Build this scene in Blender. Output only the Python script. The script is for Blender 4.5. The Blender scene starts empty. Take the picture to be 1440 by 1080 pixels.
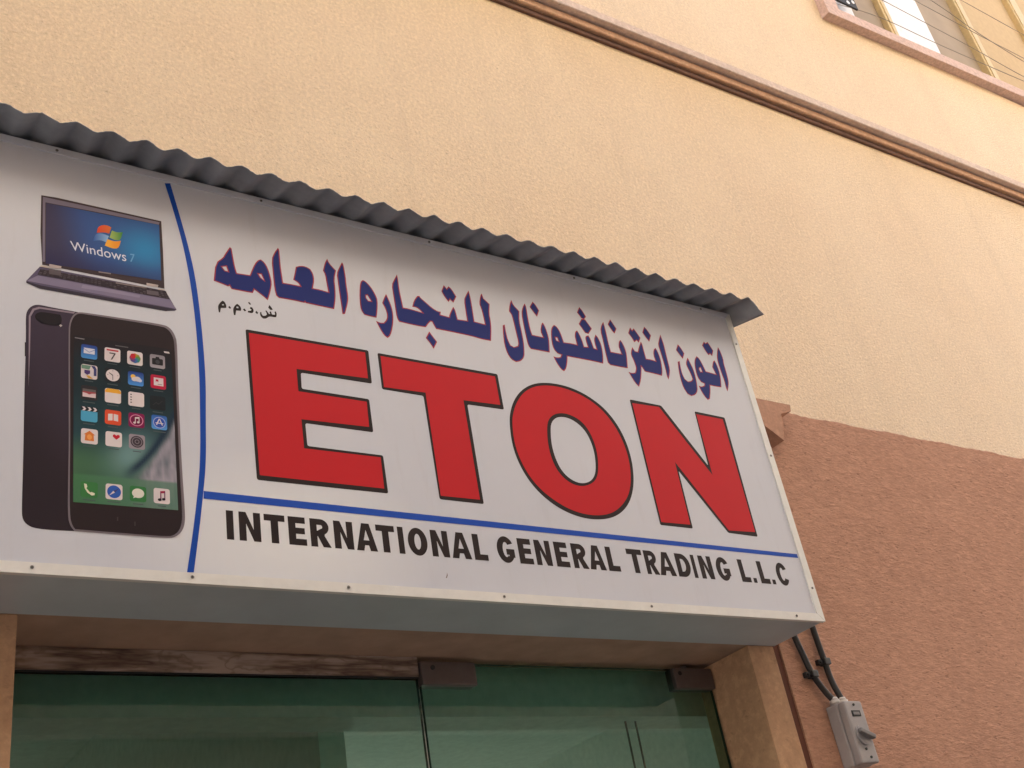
import bpy, bmesh, math, random
from mathutils import Vector, Matrix, noise as mnoise
from mathutils.geometry import tessellate_polygon

# ------------------------------------------------------------------ camera, sky, sun, exposure
S = bpy.context.scene
COL = S.collection
rnd = random.Random(7)
cam_d = bpy.data.cameras.new('camera')
cam = bpy.data.objects.new('camera', cam_d)
COL.objects.link(cam)
cam.location = (-2.4349, -2.2000, 1.6021)
cam.rotation_euler = (math.radians(120.394), math.radians(9.430), math.radians(-32.2395))
cam_d.sensor_width = 36.0
cam_d.lens = 1630.15 / 1440 * 36.0
cam_d.clip_start = 0.05
cam_d.clip_end = 3000
S.camera = cam

SUN_EL, SUN_AZ = 44.0, 18.0          # azimuth measured from +Y (behind the shop wall) towards +X
W = bpy.data.worlds.new('World')
S.world = W
W.use_nodes = True
wn = W.node_tree
bg = wn.nodes['Background']
sky = wn.nodes.new('ShaderNodeTexSky')
sky.sky_type = 'NISHITA'
sky.sun_disc = False
sky.sun_elevation = math.radians(SUN_EL)
sky.sun_rotation = math.radians(SUN_AZ)
sky.dust_density = 8.0
sky.air_density = 1.0
wn.links.new(sky.outputs[0], bg.inputs[0])
bg.inputs[1].default_value = 0.12
sd = bpy.data.lights.new('sun', 'SUN')
sd.energy = 4.5
sd.angle = math.radians(0.5)
sd.color = (1.0, 0.95, 0.88)
so = bpy.data.objects.new('sun', sd)
COL.objects.link(so)
el, az = math.radians(SUN_EL), math.radians(SUN_AZ)
sdir = Vector((math.sin(az) * math.cos(el), math.cos(az) * math.cos(el), math.sin(el)))
so.rotation_euler = sdir.to_track_quat('Z', 'Y').to_euler()
so.location = sdir * 40
S.view_settings.view_transform = 'Standard'
S.view_settings.look = 'None'
S.view_settings.gamma = 1.0
S.view_settings.exposure = 2.26
S.view_settings.use_curve_mapping = False
S.render.engine = 'CYCLES'
S.cycles.max_bounces = 10
S.cycles.diffuse_bounces = 6
S.cycles.transparent_max_bounces = 12
S.cycles.use_denoising = True

# ------------------------------------------------------------------ helpers
Y0, Z0 = -0.2007, 2.47               # sign front plane, sign bottom edge

def lin(c):
    c /= 255.0
    return c / 12.92 if c <= 0.04045 else ((c + 0.055) / 1.055) ** 2.4

def rgb(r, g, b, k=1.0):
    return (lin(r) * k, lin(g) * k, lin(b) * k, 1.0)

class NT:
    def __init__(s, name):
        s.m = bpy.data.materials.new(name)
        s.m.use_nodes = True
        s.t = s.m.node_tree
        s.b = s.t.nodes['Principled BSDF']
        s.out = s.t.nodes['Material Output']
    def n(s, typ, **kw):
        nd = s.t.nodes.new(typ)
        for k, v in kw.items():
            if k.startswith('i_'):
                key = k[2:]
                nd.inputs[int(key) if key.isdigit() else key.replace('_', ' ')].default_value = v
            else:
                setattr(nd, k, v)
        return nd
    def l(s, a, b):
        s.t.links.new(a, b)
    def coord(s):
        return s.n('ShaderNodeTexCoord').outputs['Object']
    def mapped(s, sc, rot=(0, 0, 0)):
        mp = s.n('ShaderNodeMapping')
        mp.inputs['Scale'].default_value = sc
        mp.inputs['Rotation'].default_value = rot
        s.l(s.coord(), mp.inputs[0])
        return mp.outputs[0]
    def noise(s, scale, detail=3.0, rough=0.55, vec=None):
        nd = s.n('ShaderNodeTexNoise')
        nd.inputs['Scale'].default_value = scale
        nd.inputs['Detail'].default_value = detail
        nd.inputs['Roughness'].default_value = rough
        s.l(vec if vec is not None else s.coord(), nd.inputs['Vector'])
        return nd.outputs['Fac']
    def ramp(s, fac, stops):
        r = s.n('ShaderNodeValToRGB')
        e = r.color_ramp.elements
        while len(e) < len(stops):
            e.new(0.5)
        for i, (p, c) in enumerate(stops):
            e[i].position = p
            e[i].color = c if len(c) == 4 else (*c, 1)
        s.l(fac, r.inputs[0])
        return r.outputs[0]
    def math(s, op, a, b=None, clamp=False):
        nd = s.n('ShaderNodeMath', operation=op, use_clamp=clamp)
        for i, v in enumerate((a, b)):
            if v is None:
                continue
            if isinstance(v, (int, float)):
                nd.inputs[i].default_value = v
            else:
                s.l(v, nd.inputs[i])
        return nd.outputs[0]
    def mix(s, fac, a, b):
        nd = s.n('ShaderNodeMix', data_type='RGBA')
        if isinstance(fac, (int, float)):
            nd.inputs[0].default_value = fac
        else:
            s.l(fac, nd.inputs[0])
        for i, v in ((6, a), (7, b)):
            if isinstance(v, tuple):
                nd.inputs[i].default_value = v
            else:
                s.l(v, nd.inputs[i])
        return nd.outputs[2]
    def bump(s, h, dist, strength=1.0):
        nd = s.n('ShaderNodeBump')
        nd.inputs['Distance'].default_value = dist
        nd.inputs['Strength'].default_value = strength
        s.l(h, nd.inputs['Height'])
        s.l(nd.outputs[0], s.b.inputs['Normal'])
        return nd
    def base(s, c, rough=0.6, metal=0.0, spec=0.5):
        if isinstance(c, tuple):
            s.b.inputs['Base Color'].default_value = c
        else:
            s.l(c, s.b.inputs['Base Color'])
        if isinstance(rough, (int, float)):
            s.b.inputs['Roughness'].default_value = rough
        else:
            s.l(rough, s.b.inputs['Roughness'])
        s.b.inputs['Metallic'].default_value = metal
        s.b.inputs['Specular IOR Level'].default_value = spec
        return s.m

def simple(name, c, rough=0.6, metal=0.0, spec=0.5, var=0.06, vscale=30):
    k = NT(name)
    f = k.noise(vscale, 4, 0.6)
    lo = tuple(x * (1 - var * 2) for x in c[:3]) + (1,)
    hi = tuple(min(1, x * (1 + var)) for x in c[:3]) + (1,)
    return k.base(k.ramp(f, [(0.3, lo), (0.7, hi)]), rough, metal, spec)

def stucco(name, c, c2, grain, depth, lump=0.6, stroke=(1, 1, 1), rot=0.0, rough=0.85, spec=0.25):
    """Sprayed and dragged plaster: rough grain, small drag marks, blotchy paint."""
    k = NT(name)
    v = k.mapped(stroke, (0, rot, 0))
    a = k.noise(grain, 5, 0.72, v)
    d = k.noise(grain * 0.33, 2, 0.5)
    pits = k.ramp(k.noise(grain * 0.75, 3, 0.55, k.mapped((0.8, 1.0, 1.7), (0, rot + 0.5, 0))), [(0.27, (0, 0, 0)), (0.37, (1, 1, 1))])
    ridge = k.ramp(k.noise(grain * 0.62, 2, 0.5, v), [(0.60, (0, 0, 0)), (0.74, (1, 1, 1))])
    h = k.math('ADD', k.math('ADD', a, k.math('MULTIPLY', d, lump)), k.math('MULTIPLY', pits, 0.30))
    h = k.math('ADD', h, k.math('MULTIPLY', ridge, 0.28))
    k.bump(h, depth, 1.0)
    big = k.noise(1.1, 4, 0.6)
    mid = k.noise(6.0, 5, 0.68)
    col = k.mix(k.ramp(big, [(0.35, (0, 0, 0)), (0.68, (1, 1, 1))]), c, c2)
    dark = tuple(x * 0.86 for x in c[:3]) + (1,)
    col = k.mix(k.math('MULTIPLY', k.ramp(mid, [(0.42, (0, 0, 0)), (0.75, (1, 1, 1))]), 0.40), col, dark)
    gr = k.noise(grain * 0.8, 4, 0.75, v)
    lite = tuple(min(0.95, x * 1.15) for x in c2[:3]) + (1,)
    col = k.mix(k.math('MULTIPLY', k.ramp(gr, [(0.50, (0, 0, 0)), (0.62, (1, 1, 1))]), 0.7), col, lite)
    col = k.mix(k.math('MULTIPLY', k.ramp(gr, [(0.36, (1, 1, 1)), (0.46, (0, 0, 0))]), 0.45), col, tuple(x * 0.78 for x in c[:3]) + (1,))
    streak = k.ramp(k.noise(1.0, 5, 0.6, k.mapped((9.0, 1.0, 0.5))), [(0.54, (0, 0, 0)), (0.80, (1, 1, 1))])
    col = k.mix(k.math('MULTIPLY', streak, 0.30), col, tuple(x * 0.74 for x in c[:3]) + (1,))
    pitc = tuple(x * 0.55 for x in c[:3]) + (1,)
    col = k.mix(k.math('MULTIPLY', k.math('SUBTRACT', 1.0, pits), 0.55), col, pitc)
    return k.base(col, rough, 0, spec)

def obj(name, bm, mats, parent=None, smooth=False):
    me = bpy.data.meshes.new(name)
    bmesh.ops.recalc_face_normals(bm, faces=bm.faces)
    bm.to_mesh(me)
    bm.free()
    for m in (mats if isinstance(mats, (list, tuple)) else [mats]):
        me.materials.append(m)
    if smooth:
        for p in me.polygons:
            p.use_smooth = True
    o = bpy.data.objects.new(name, me)
    COL.objects.link(o)
    if parent is not None:
        o.parent = parent
        o.matrix_parent_inverse = Matrix.Translation(-parent.matrix_basis.translation) if parent.parent is None else Matrix.Identity(4)
    return o

def tag(o, label=None, cat=None, group=None, kind=None):
    for k, v in (('label', label), ('category', cat), ('group', group), ('kind', kind)):
        if v:
            o[k] = v
    return o

def thing(name, label, cat, loc=(0, 0, 0), group=None):
    o = bpy.data.objects.new(name, None)
    o.empty_display_size = 0.1
    COL.objects.link(o)
    o.location = loc
    return tag(o, label, cat, group)

def box(bm, x0, x1, y0, y1, z0, z1, bev=0.0, mi=0, seg=2):
    b = bmesh.new()
    bmesh.ops.create_cube(b, size=1)
    for v in b.verts:
        v.co = ((x0 + x1) / 2 + v.co.x * (x1 - x0), (y0 + y1) / 2 + v.co.y * (y1 - y0), (z0 + z1) / 2 + v.co.z * (z1 - z0))
    if bev:
        bmesh.ops.bevel(b, geom=b.edges[:], offset=bev, segments=seg, affect='EDGES', profile=0.6)
    merge(bm, b, mi)

def merge(bm, b, mi=0, mtx=None):
    vm = {}
    for v in b.verts:
        vm[v] = bm.verts.new(mtx @ v.co if mtx else v.co)
    for f in b.faces:
        try:
            nf = bm.faces.new([vm[v] for v in f.verts])
            nf.material_index = mi if mi else f.material_index
            nf.smooth = f.smooth
        except ValueError:
            pass
    b.free()

def bx(*a, **k):
    bm = bmesh.new()
    box(bm, *a, **k)
    return bm

def tube(bm, pts, r, n=10, mi=0, caps=True):
    pts = [Vector(p) for p in pts]
    rings = []
    for i, p in enumerate(pts):
        t = (pts[min(i + 1, len(pts) - 1)] - pts[max(i - 1, 0)]).normalized()
        u = t.orthogonal().normalized() if i == 0 else (u - t * u.dot(t)).normalized()
        w = t.cross(u)
        rr = r[i] if isinstance(r, (list, tuple)) else r
        rings.append([bm.verts.new(p + (u * math.cos(2 * math.pi * k / n) + w * math.sin(2 * math.pi * k / n)) * rr) for k in range(n)])
    for a, b in zip(rings, rings[1:]):
        for k in range(n):
            f = bm.faces.new((a[k], a[(k + 1) % n], b[(k + 1) % n], b[k]))
            f.smooth = True
            f.material_index = mi
    if caps:
        for rg in (rings[0], rings[-1]):
            f = bm.faces.new(rg)
            f.material_index = mi

def smooth_path(pts, n=6):
    P = [Vector(p) for p in pts]
    out = []
    for i in range(len(P) - 1):
        p0, p1, p2, p3 = P[max(i - 1, 0)], P[i], P[i + 1], P[min(i + 2, len(P) - 1)]
        for k in range(n):
            t = k / n
            out.append(0.5 * ((2 * p1) + (p2 - p0) * t + (2 * p0 - 5 * p1 + 4 * p2 - p3) * t * t + (3 * p1 - p0 - 3 * p2 + p3) * t ** 3))
    out.append(P[-1])
    return out

def extrude_x(bm, prof, x0, x1, mi=0):
    """closed (y, z) profile swept along x"""
    a = [bm.verts.new((x0, y, z)) for y, z in prof]
    b = [bm.verts.new((x1, y, z)) for y, z in prof]
    n = len(prof)
    for i in range(n):
        f = bm.faces.new((a[i], a[(i + 1) % n], b[(i + 1) % n], b[i]))
        f.material_index = mi
    bm.faces.new(a)
    bm.faces.new(b)

def extrude_y(bm, poly, y0, y1):
    """closed (x, z) outline given depth along y"""
    tris = tessellate_polygon([[Vector((x, z, 0)) for x, z in poly]])
    a = [bm.verts.new((x, y0, z)) for x, z in poly]
    b = [bm.verts.new((x, y1, z)) for x, z in poly]
    for t in tris:
        bm.faces.new([a[i] for i in t])
        bm.faces.new([b[i] for i in t])
    n = len(poly)
    for i in range(n):
        bm.faces.new((a[i], a[(i + 1) % n], b[(i + 1) % n], b[i]))

def cyl(bm, c, axis, r, h, n=16, mi=0, r2=None):
    c, ax = Vector(c), Vector(axis).normalized()
    tube(bm, [c - ax * h / 2, c + ax * h / 2], [r, r if r2 is None else r2], n, mi)

# ------------------------------------------------------------------ materials
CREAM = stucco('cream stucco', (0.77, 0.548, 0.300, 1), (0.82, 0.618, 0.368, 1), 105, 0.0072, 0.15, rough=0.45, spec=1.0)
TERRA = stucco('terracotta stucco', (0.48, 0.260, 0.170, 1), (0.54, 0.300, 0.200, 1), 74, 0.0064, 0.35, (0.55, 1, 1.5), -0.75)
PLASTER = stucco('smooth ochre plaster', (0.48, 0.295, 0.175, 1), (0.52, 0.325, 0.195, 1), 45, 0.0012)
GROOVE = simple('dark red brown paint', (0.13, 0.042, 0.022, 1), 0.8)
HOODP = stucco('terracotta moulding paint', (0.47, 0.262, 0.175, 1), (0.51, 0.290, 0.195, 1), 60, 0.0012)
MSHADE = simple('painted moulding shade', (0.15, 0.072, 0.045, 1), 0.8, var=0.12, vscale=14)
MOULD = stucco('brown moulding paint', (0.58, 0.35, 0.215, 1), (0.62, 0.39, 0.25, 1), 60, 0.0012)
LEDGEP = stucco('dusty pink moulding paint', (0.60, 0.46, 0.38, 1), (0.66, 0.53, 0.45, 1), 60, 0.0012)
STONE = simple('pink stone ledge', (0.60, 0.42, 0.35, 1), 0.7, var=0.12, vscale=60)
FRAMEW = simple('off white powder coat', (0.74, 0.73, 0.69, 1), 0.45, var=0.03)
CASING = simple('grey painted sheet', (0.49, 0.535, 0.56, 1), 0.5, var=0.05, vscale=6)
SCREW = simple('dull steel', (0.22, 0.21, 0.20, 1), 0.4, 0.8)
DARKHOLE = simple('dark recess', (0.03, 0.03, 0.03, 1), 0.8)
def galvanised():
    k = NT('weathered galvanised sheet')
    c = k.ramp(k.noise(9, 6, 0.65), [(0.3, (0.215, 0.23, 0.255)), (0.7, (0.31, 0.33, 0.36))])
    s = k.ramp(k.noise(3.0, 4, 0.7, k.mapped((1, 1, 1))), [(0.55, (0, 0, 0)), (0.8, (1, 1, 1))])
    c = k.mix(k.math('MULTIPLY', s, 0.35), c, (0.20, 0.13, 0.09, 1))
    k.bump(k.noise(40, 3), 0.0006, 0.5)
    return k.base(c, 0.6, 0.0, 0.3)
GALV = galvanised()
GREYPL = simple('grey moulded plastic', (0.33, 0.31, 0.31, 1), 0.4, var=0.04)
LGREYPL = simple('pale gland plastic', (0.62, 0.58, 0.53, 1), 0.4)
DGREYPL = simple('dark grey plastic', (0.19, 0.18, 0.18, 1), 0.4)
BLACKPL = simple('black cable jacket', (0.022, 0.021, 0.021, 1), 0.42)
FITTING = simple('satin brown anodised metal', (0.16, 0.13, 0.125, 1), 0.38, 0.5)
GOLD = simple('gold anodised aluminium', (0.62, 0.46, 0.22, 1), 0.4, 0.3)
WIRE = simple('thin grey wire', (0.20, 0.16, 0.12, 1), 0.5)
BLACKM = simple('black rubber', (0.012, 0.012, 0.012, 1), 0.6)
INTW = simple('interior wall paint', (0.66, 0.70, 0.66, 1), 0.7)
INTC = simple('interior ceiling board', (0.72, 0.74, 0.70, 1), 0.7)
CURT = simple('beige board behind the pane', (0.50, 0.36, 0.20, 1), 0.8, var=0.04)
BROWNC = simple('brown curtain behind the pane', (0.33, 0.25, 0.165, 1), 0.6, var=0.08, vscale=5)
WHITE_AND_SKY = simple('white paint and sky reflection', (0.78, 0.78, 0.78, 1), 0.5)

def marble():
    k = NT('veined marble')
    n1 = k.noise(1.0, 5, 0.6, k.mapped((1.3, 1.0, 11.0), (0, 0.10, 0)))
    n2 = k.noise(1.0, 3, 0.6, k.mapped((9.0, 1.0, 16.0), (0, 0.5, 0)))
    vein = k.math('ABSOLUTE', k.math('SUBTRACT', n1, 0.5))
    c = k.ramp(vein, [(0.0, (0.10, 0.06, 0.045)), (0.022, (0.22, 0.16, 0.125)), (0.06, (0.40, 0.32, 0.27)), (0.25, (0.50, 0.42, 0.36))])
    v2 = k.math('ABSOLUTE', k.math('SUBTRACT', n2, 0.5))
    c = k.mix(k.ramp(v2, [(0.0, (0.6, 0.6, 0.6)), (0.03, (0, 0, 0))]), c, (0.17, 0.12, 0.09, 1))
    return k.base(c, 0.35, 0, 0.5)
MARBLE = marble()

def print_mat():
    k = NT('printed vinyl')
    a = k.n('ShaderNodeVertexColor')
    a.layer_name = 'Col'
    k.base(a.outputs['Color'], 0.5, 0, 0.12)
    return k.m
PRINT = print_mat()

def vinyl():
    k = NT('white sign vinyl')
    c = k.ramp(k.noise(2.2, 4, 0.6), [(0.3, (0.57, 0.585, 0.640)), (0.7, (0.61, 0.625, 0.675))])
    st = k.ramp(k.noise(6.0, 5, 0.7, k.mapped((5, 5, 0.7))), [(0.55, (0, 0, 0)), (0.85, (1, 1, 1))])
    c = k.mix(k.math('MULTIPLY', st, 0.16), c, (0.36, 0.33, 0.31, 1))
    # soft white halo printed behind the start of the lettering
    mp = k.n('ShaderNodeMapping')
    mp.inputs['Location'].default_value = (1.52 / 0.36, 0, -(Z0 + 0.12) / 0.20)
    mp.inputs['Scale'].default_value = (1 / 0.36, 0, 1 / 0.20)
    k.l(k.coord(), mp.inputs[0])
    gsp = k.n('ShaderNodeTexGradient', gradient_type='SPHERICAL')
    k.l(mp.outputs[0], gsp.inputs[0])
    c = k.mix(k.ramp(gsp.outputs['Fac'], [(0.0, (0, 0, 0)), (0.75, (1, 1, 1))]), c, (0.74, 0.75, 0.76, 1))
    k.bump(k.noise(4.5, 3), 0.004, 0.5)
    return k.base(c, 0.45, 0, 0.3)
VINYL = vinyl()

def glass(name, tint, refl=1.0, rough=0.0):
    """Flat pane: a Fresnel mix of a clear tinted sheet and a mirror reflection (slot 0, outer face)."""
    k = NT(name)
    tr = k.n('ShaderNodeBsdfTransparent')
    tr.inputs[0].default_value = tint
    gl = k.n('ShaderNodeBsdfGlossy')
    gl.inputs['Roughness'].default_value = rough
    gl.inputs['Color'].default_value = (0.92, 0.97, 0.95, 1)
    fr = k.n('ShaderNodeFresnel')
    fr.inputs['IOR'].default_value = 1.52
    mx = k.n('ShaderNodeMixShader')
    k.l(k.math('MULTIPLY', fr.outputs[0], refl, True), mx.inputs[0])
    k.l(tr.outputs[0], mx.inputs[1])
    k.l(gl.outputs[0], mx.inputs[2])
    k.l(mx.outputs[0], k.out.inputs['Surface'])
    return k.m
def glass_back(name, tint):
    k = NT(name)
    tr = k.n('ShaderNodeBsdfTransparent')
    tr.inputs[0].default_value = tint
    k.l(tr.outputs[0], k.out.inputs['Surface'])
    return k.m
GREEN = glass('green tinted glass', (0.52, 0.78, 0.72, 1), 1.0)
GREENB = glass_back('green tinted glass inner face', (0.85, 0.95, 0.90, 1))
GEDGE = simple('green glass edge', (0.02, 0.06, 0.045, 1), 0.2)
BRONZE = glass('bronze tinted pane', (0.62, 0.50, 0.36, 1), 0.5)
MIRR = glass('reflective coated pane', (0.25, 0.25, 0.25, 1), 12.0)

def pane(name, x0, x1, y0, y1, z0, z1, front, back, parent):
    bm = bx(x0, x1, y0, y1, z0, z1)
    bm.faces.ensure_lookup_table()
    for f in bm.faces:
        f.normal_update()
        f.material_index = 0 if f.normal.y < -0.9 else (1 if f.normal.y > 0.9 else 2)
    return obj(name, bm, [front, back, GEDGE], parent)

# ------------------------------------------------------------------ ground and alley
def paving():
    k = NT('alley paving')
    b = k.n('ShaderNodeTexBrick')
    b.inputs['Scale'].default_value = 2.5
    b.inputs['Color1'].default_value = (0.31, 0.30, 0.295, 1)
    b.inputs['Color2'].default_value = (0.27, 0.265, 0.26, 1)
    b.inputs['Mortar'].default_value = (0.10, 0.09, 0.08, 1)
    k.l(k.coord(), b.inputs['Vector'])
    return k.base(b.outputs['Color'], 0.85)
bm = bmesh.new()
vs = [bm.verts.new(p) for p in ((-400, -400, 0), (400, -400, 0), (400, 400, 0), (-400, 400, 0))]
bm.faces.new(vs)
tag(obj('ground', bm, paving()), kind='structure')

# ------------------------------------------------------------------ shop building
B = thing('shop_building', 'cream and terracotta stucco building with brown mouldings and a green glass shopfront', 'building', (0, 0.0, 0))
LZ = lambda z: z + Z0
XL, XR, TOP = -9.0, 10.0, 10.6
bm = bmesh.new()
BZ = LZ(0.815)                                     # where the terracotta ends
WX0, WX1, WZ0, WZ1 = 1.69, 5.6, LZ(3.30), LZ(4.9)  # upper window opening
box(bm, XL, XR, 0.0, 0.22, BZ, WZ0)
box(bm, XL, WX0, 0.0, 0.22, WZ0, WZ1)
box(bm, WX1, XR, 0.0, 0.22, WZ0, WZ1)
box(bm, XL, XR, 0.0, 0.22, WZ1, TOP)
upper = obj('upper_wall', bm, CREAM, B)
# terracotta coat, 7 mm proud with a ragged rounded top edge
bm = bmesh.new()
def coat(x0, x1, z0, z1, step):
    n = max(1, int((x1 - x0) / step))
    rows = []
    for i in range(n + 1):
        x = x0 + (x1 - x0) * i / n
        j = 0.0022 * math.sin(x * 23) + rnd.uniform(-0.0022, 0.0022) if step < 1 else 0
        rows.append([bm.verts.new(p) for p in ((x, -0.007, z0), (x, -0.007, z1 - 0.006 + j), (x, -0.004, z1 - 0.001 + j), (x, 0.004, z1 + j))])
    for a, b in zip(rows, rows[1:]):
        for k in range(3):
            bm.faces.new((a[k], b[k], b[k + 1], a[k + 1]))
coat(0.014, XR, 0.0, BZ, 0.02)
box(bm, 0.014, XR, -0.0065, 0.22, 0.0, BZ - 0.008)
box(bm, -2.30, 0.014, 0.002, 0.22, LZ(0.0205), BZ - 0.008)
box(bm, XL, -2.30, -0.0065, 0.22, 0.0, BZ - 0.008)
coat(XL, 0.014, LZ(0.7), BZ, 0.05)
lower = obj('lower_wall', bm, TERRA, B)
# body of the building behind; unseen rear opening added to let sun in
bm = bmesh.new()
box(bm, XL, -1.2, 7.8, 8.0, 0, TOP)
box(bm, 1.2, XR, 7.8, 8.0, 0, TOP)
box(bm, -1.2, 1.2, 7.8, 8.0, 2.5, TOP)
box(bm, XL, XL + 0.2, 0.22, 7.8, 0, TOP)
box(bm, XR - 0.2, XR, 0.22, 7.8, 0, TOP)
box(bm, XL + 0.2, XR - 0.2, 0.22, 7.8, TOP - 0.25, TOP - 0.01)
obj('rear_wall', bm, CREAM, B)
# door reveal: jambs, lintel soffit, groove
JX0, JX1, GY = -1.990, -0.106, 0.166
bm = bmesh.new()
box(bm, JX1, -0.0078, -0.003, 0.22, 0, LZ(0.0025), 0.003)
obj('jamb', bm, PLASTER, B)
bm = bmesh.new()
box(bm, -2.30, JX0, -0.003, 0.22, 0, LZ(0.0025), 0.003)
obj('jamb', bm, PLASTER, B)
obj('groove', bx(-0.0075, 0.0138, -0.0012, 0.22, 0, LZ(0.0195)), GROOVE, B)
obj('lintel', bx(JX0 - 0.3, JX1 + 0.098, -0.0025, 0.22, LZ(0.003), LZ(0.02)), simple('lintel plaster', (0.42, 0.28, 0.20, 1), 0.85, var=0.08, vscale=12), B)
obj('marble_strip', bx(JX0 + 0.001, -1.048, GY - 0.004, GY + 0.016, LZ(-0.046), LZ(0.002), 0.001), MARBLE, B)
# shopfront glass
gp = pane('glass_panel', JX0 + 0.003, -1.052, GY, GY + 0.010, 0.06, LZ(-0.050), GREEN, GREENB, B)
obj('gasket', bx(JX0 + 0.002, -1.050, GY - 0.002, GY + 0.012, LZ(-0.050), LZ(-0.0465)), BLACKM, gp)
gd = pane('glass_door', -1.044, JX1 - 0.006, GY, GY + 0.010, 0.02, LZ(-0.010), GREEN, GREENB, B)
def fitting(x0, x1, holes):
    bm = bmesh.new()
    box(bm, x0, x1, GY - 0.014, GY + 0.024, LZ(-0.068), LZ(-0.010), 0.004)
    for hx in holes:
        cyl(bm, (hx, GY - 0.0145, LZ(-0.026)), (0, 1, 0), 0.006, 0.003, 14, 1)
    f = obj('patch_fitting', bm, [FITTING, DARKHOLE], gd)
fitting(-1.046, -0.893, (-1.015,))
fitting(-0.252, JX1 - 0.004, (-0.243 + 0.012,))
bm = bmesh.new()
cyl(bm, (-0.20, GY + 0.005, LZ(-0.012)), (0, 0, 1), 0.012, 0.02, 12)
obj('pivot', bm, FITTING, gd)
# shop interior seen through the glass: brightened through the opening added in the rear wall
bm = bmesh.new()
box(bm, -3.5, -3.4, 0.2205, 7.79, 0, 2.949)
obj('interior_wall', bm, INTW, B)
bm = bmesh.new()
box(bm, 1.3, 1.4, 0.2205, 7.79, 0, 2.949)
obj('interior_wall', bm, INTW, B)
obj('interior_ceiling', bx(-3.5, 1.4, 0.2205, 7.79, 2.95, 3.05), INTC, B)
obj('interior_beam', bx(-3.399, 1.299, 0.30, 0.42, LZ(-0.100), 2.9495), INTW, B)
obj('partition', bx(-1.20, -1.13, 0.421, 5.2, 0, 2.9485), INTW, B)
bm = bmesh.new()
box(bm, -0.302, -0.298, 0.34, 0.344, 0.0, LZ(-0.101))
box(bm, -0.266, -0.262, 0.34, 0.344, 0.0, LZ(-0.101))
obj('door_post', bm, simple('interior frame', (0.10, 0.11, 0.10, 1), 0.5), B)
# string course: two stepped fascias
bm = bmesh.new()
extrude_x(bm, [(0.001, LZ(2.392)), (-0.011, LZ(2.392)), (-0.012, LZ(2.394)), (-0.012, LZ(2.4145)), (0.001, LZ(2.4145))], XL, XR, 2)  # dark strip painted in as part of the shade under the fascias
extrude_x(bm, [(0.001, LZ(2.422)), (-0.026, LZ(2.415)), (-0.030, LZ(2.418)), (-0.030, LZ(2.446)), (-0.027, LZ(2.449)), (0.001, LZ(2.449))], XL, XR)
extrude_x(bm, [(0.0, LZ(2.460)), (-0.056, LZ(2.450)), (-0.060, LZ(2.4525)), (-0.060, LZ(2.489)), (-0.055, LZ(2.495)), (0.0, LZ(2.502))], XL, XR, 1)
obj('string_course', bm, [MOULD, LEDGEP, MSHADE], B)
# arched hood moulding that ends just past the sign
arch = [(-2.62, 0.806), (0.326, 0.806), (0.320, 0.781), (0.300, 0.774), (0.268, 0.764), (0.262, 0.735), (0.254, 0.70), (0.242, 0.662)]
for i in range(1, 9):
    a = i / 8
    arch.append((0.242 - 0.20 * a, 0.662 + 0.085 * math.sin(a * math.pi / 2)))
arch += [(-2.36, 0.747), (-2.54, 0.662), (-2.56, 0.76), (-2.61, 0.775)]
bm = bmesh.new()
extrude_y(bm, [(x, LZ(z)) for x, z in arch], -0.060, -0.0075)
obj('hood_moulding', bm, HOODP, B)
# upper window: stone surround, frames, panes
sl = 0.038
def tilt(bm, x0=1.57):
    for v in bm.verts:
        v.co.z += sl * (v.co.x - x0)
WB = LZ(3.254)
bm = bmesh.new()
box(bm, 1.590, 5.75, -0.046, 0.03, WB, WB + 0.066, 0.004)
box(bm, 1.590, 1.695, -0.0455, 0.03, WB + 0.0665, WB + 1.7, 0.004)
tilt(bm)
win = obj('window', bm, STONE, B)
bm = bmesh.new()
box(bm, 1.70, 5.6, 0.02, 0.12, WB + 0.05, WB + 0.14, 0.003)
for x0, x1 in ((2.275, 2.335), (3.165, 3.245), (3.93, 4.05), (4.9, 4.97)):
    box(bm, x0, x1, 0.035, 0.10, WB + 0.141, WB + 1.6, 0.004)
    box(bm, x0 + 0.018, x0 + 0.026, 0.030, 0.05, WB + 0.141, WB + 1.6)
tilt(bm)
obj('window_frame', bm, GOLD, win)
def wpane(x0, x1, y, mats):
    bm = bx(x0, x1, y, y + 0.006, WB + 0.10, WB + 1.62)
    tilt(bm)
    return obj('window_pane', bm, mats, win)
wpane(1.70, 2.275, 0.065, BROWNC)
wpane(2.335, 2.745, 0.060, WHITE_AND_SKY)  # white colour stands in for sky reflected in this pane
wpane(2.745, 3.165, 0.075, BROWNC)
wpane(3.245, 3.93, 0.070, CURT)
wpane(4.05, 5.6, 0.070, CURT)
bm = bx(2.345, 5.6, 0.19, 0.21, WB + 0.06, WB + 1.7)
tilt(bm)
obj('blind', bm, CURT, win)
bm = bx(1.70, 1.96, 0.030, 0.052, WB + 0.141, WB + 0.30)
tilt(bm)
obj('white_board', bm, WHITE_AND_SKY, win)

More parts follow.
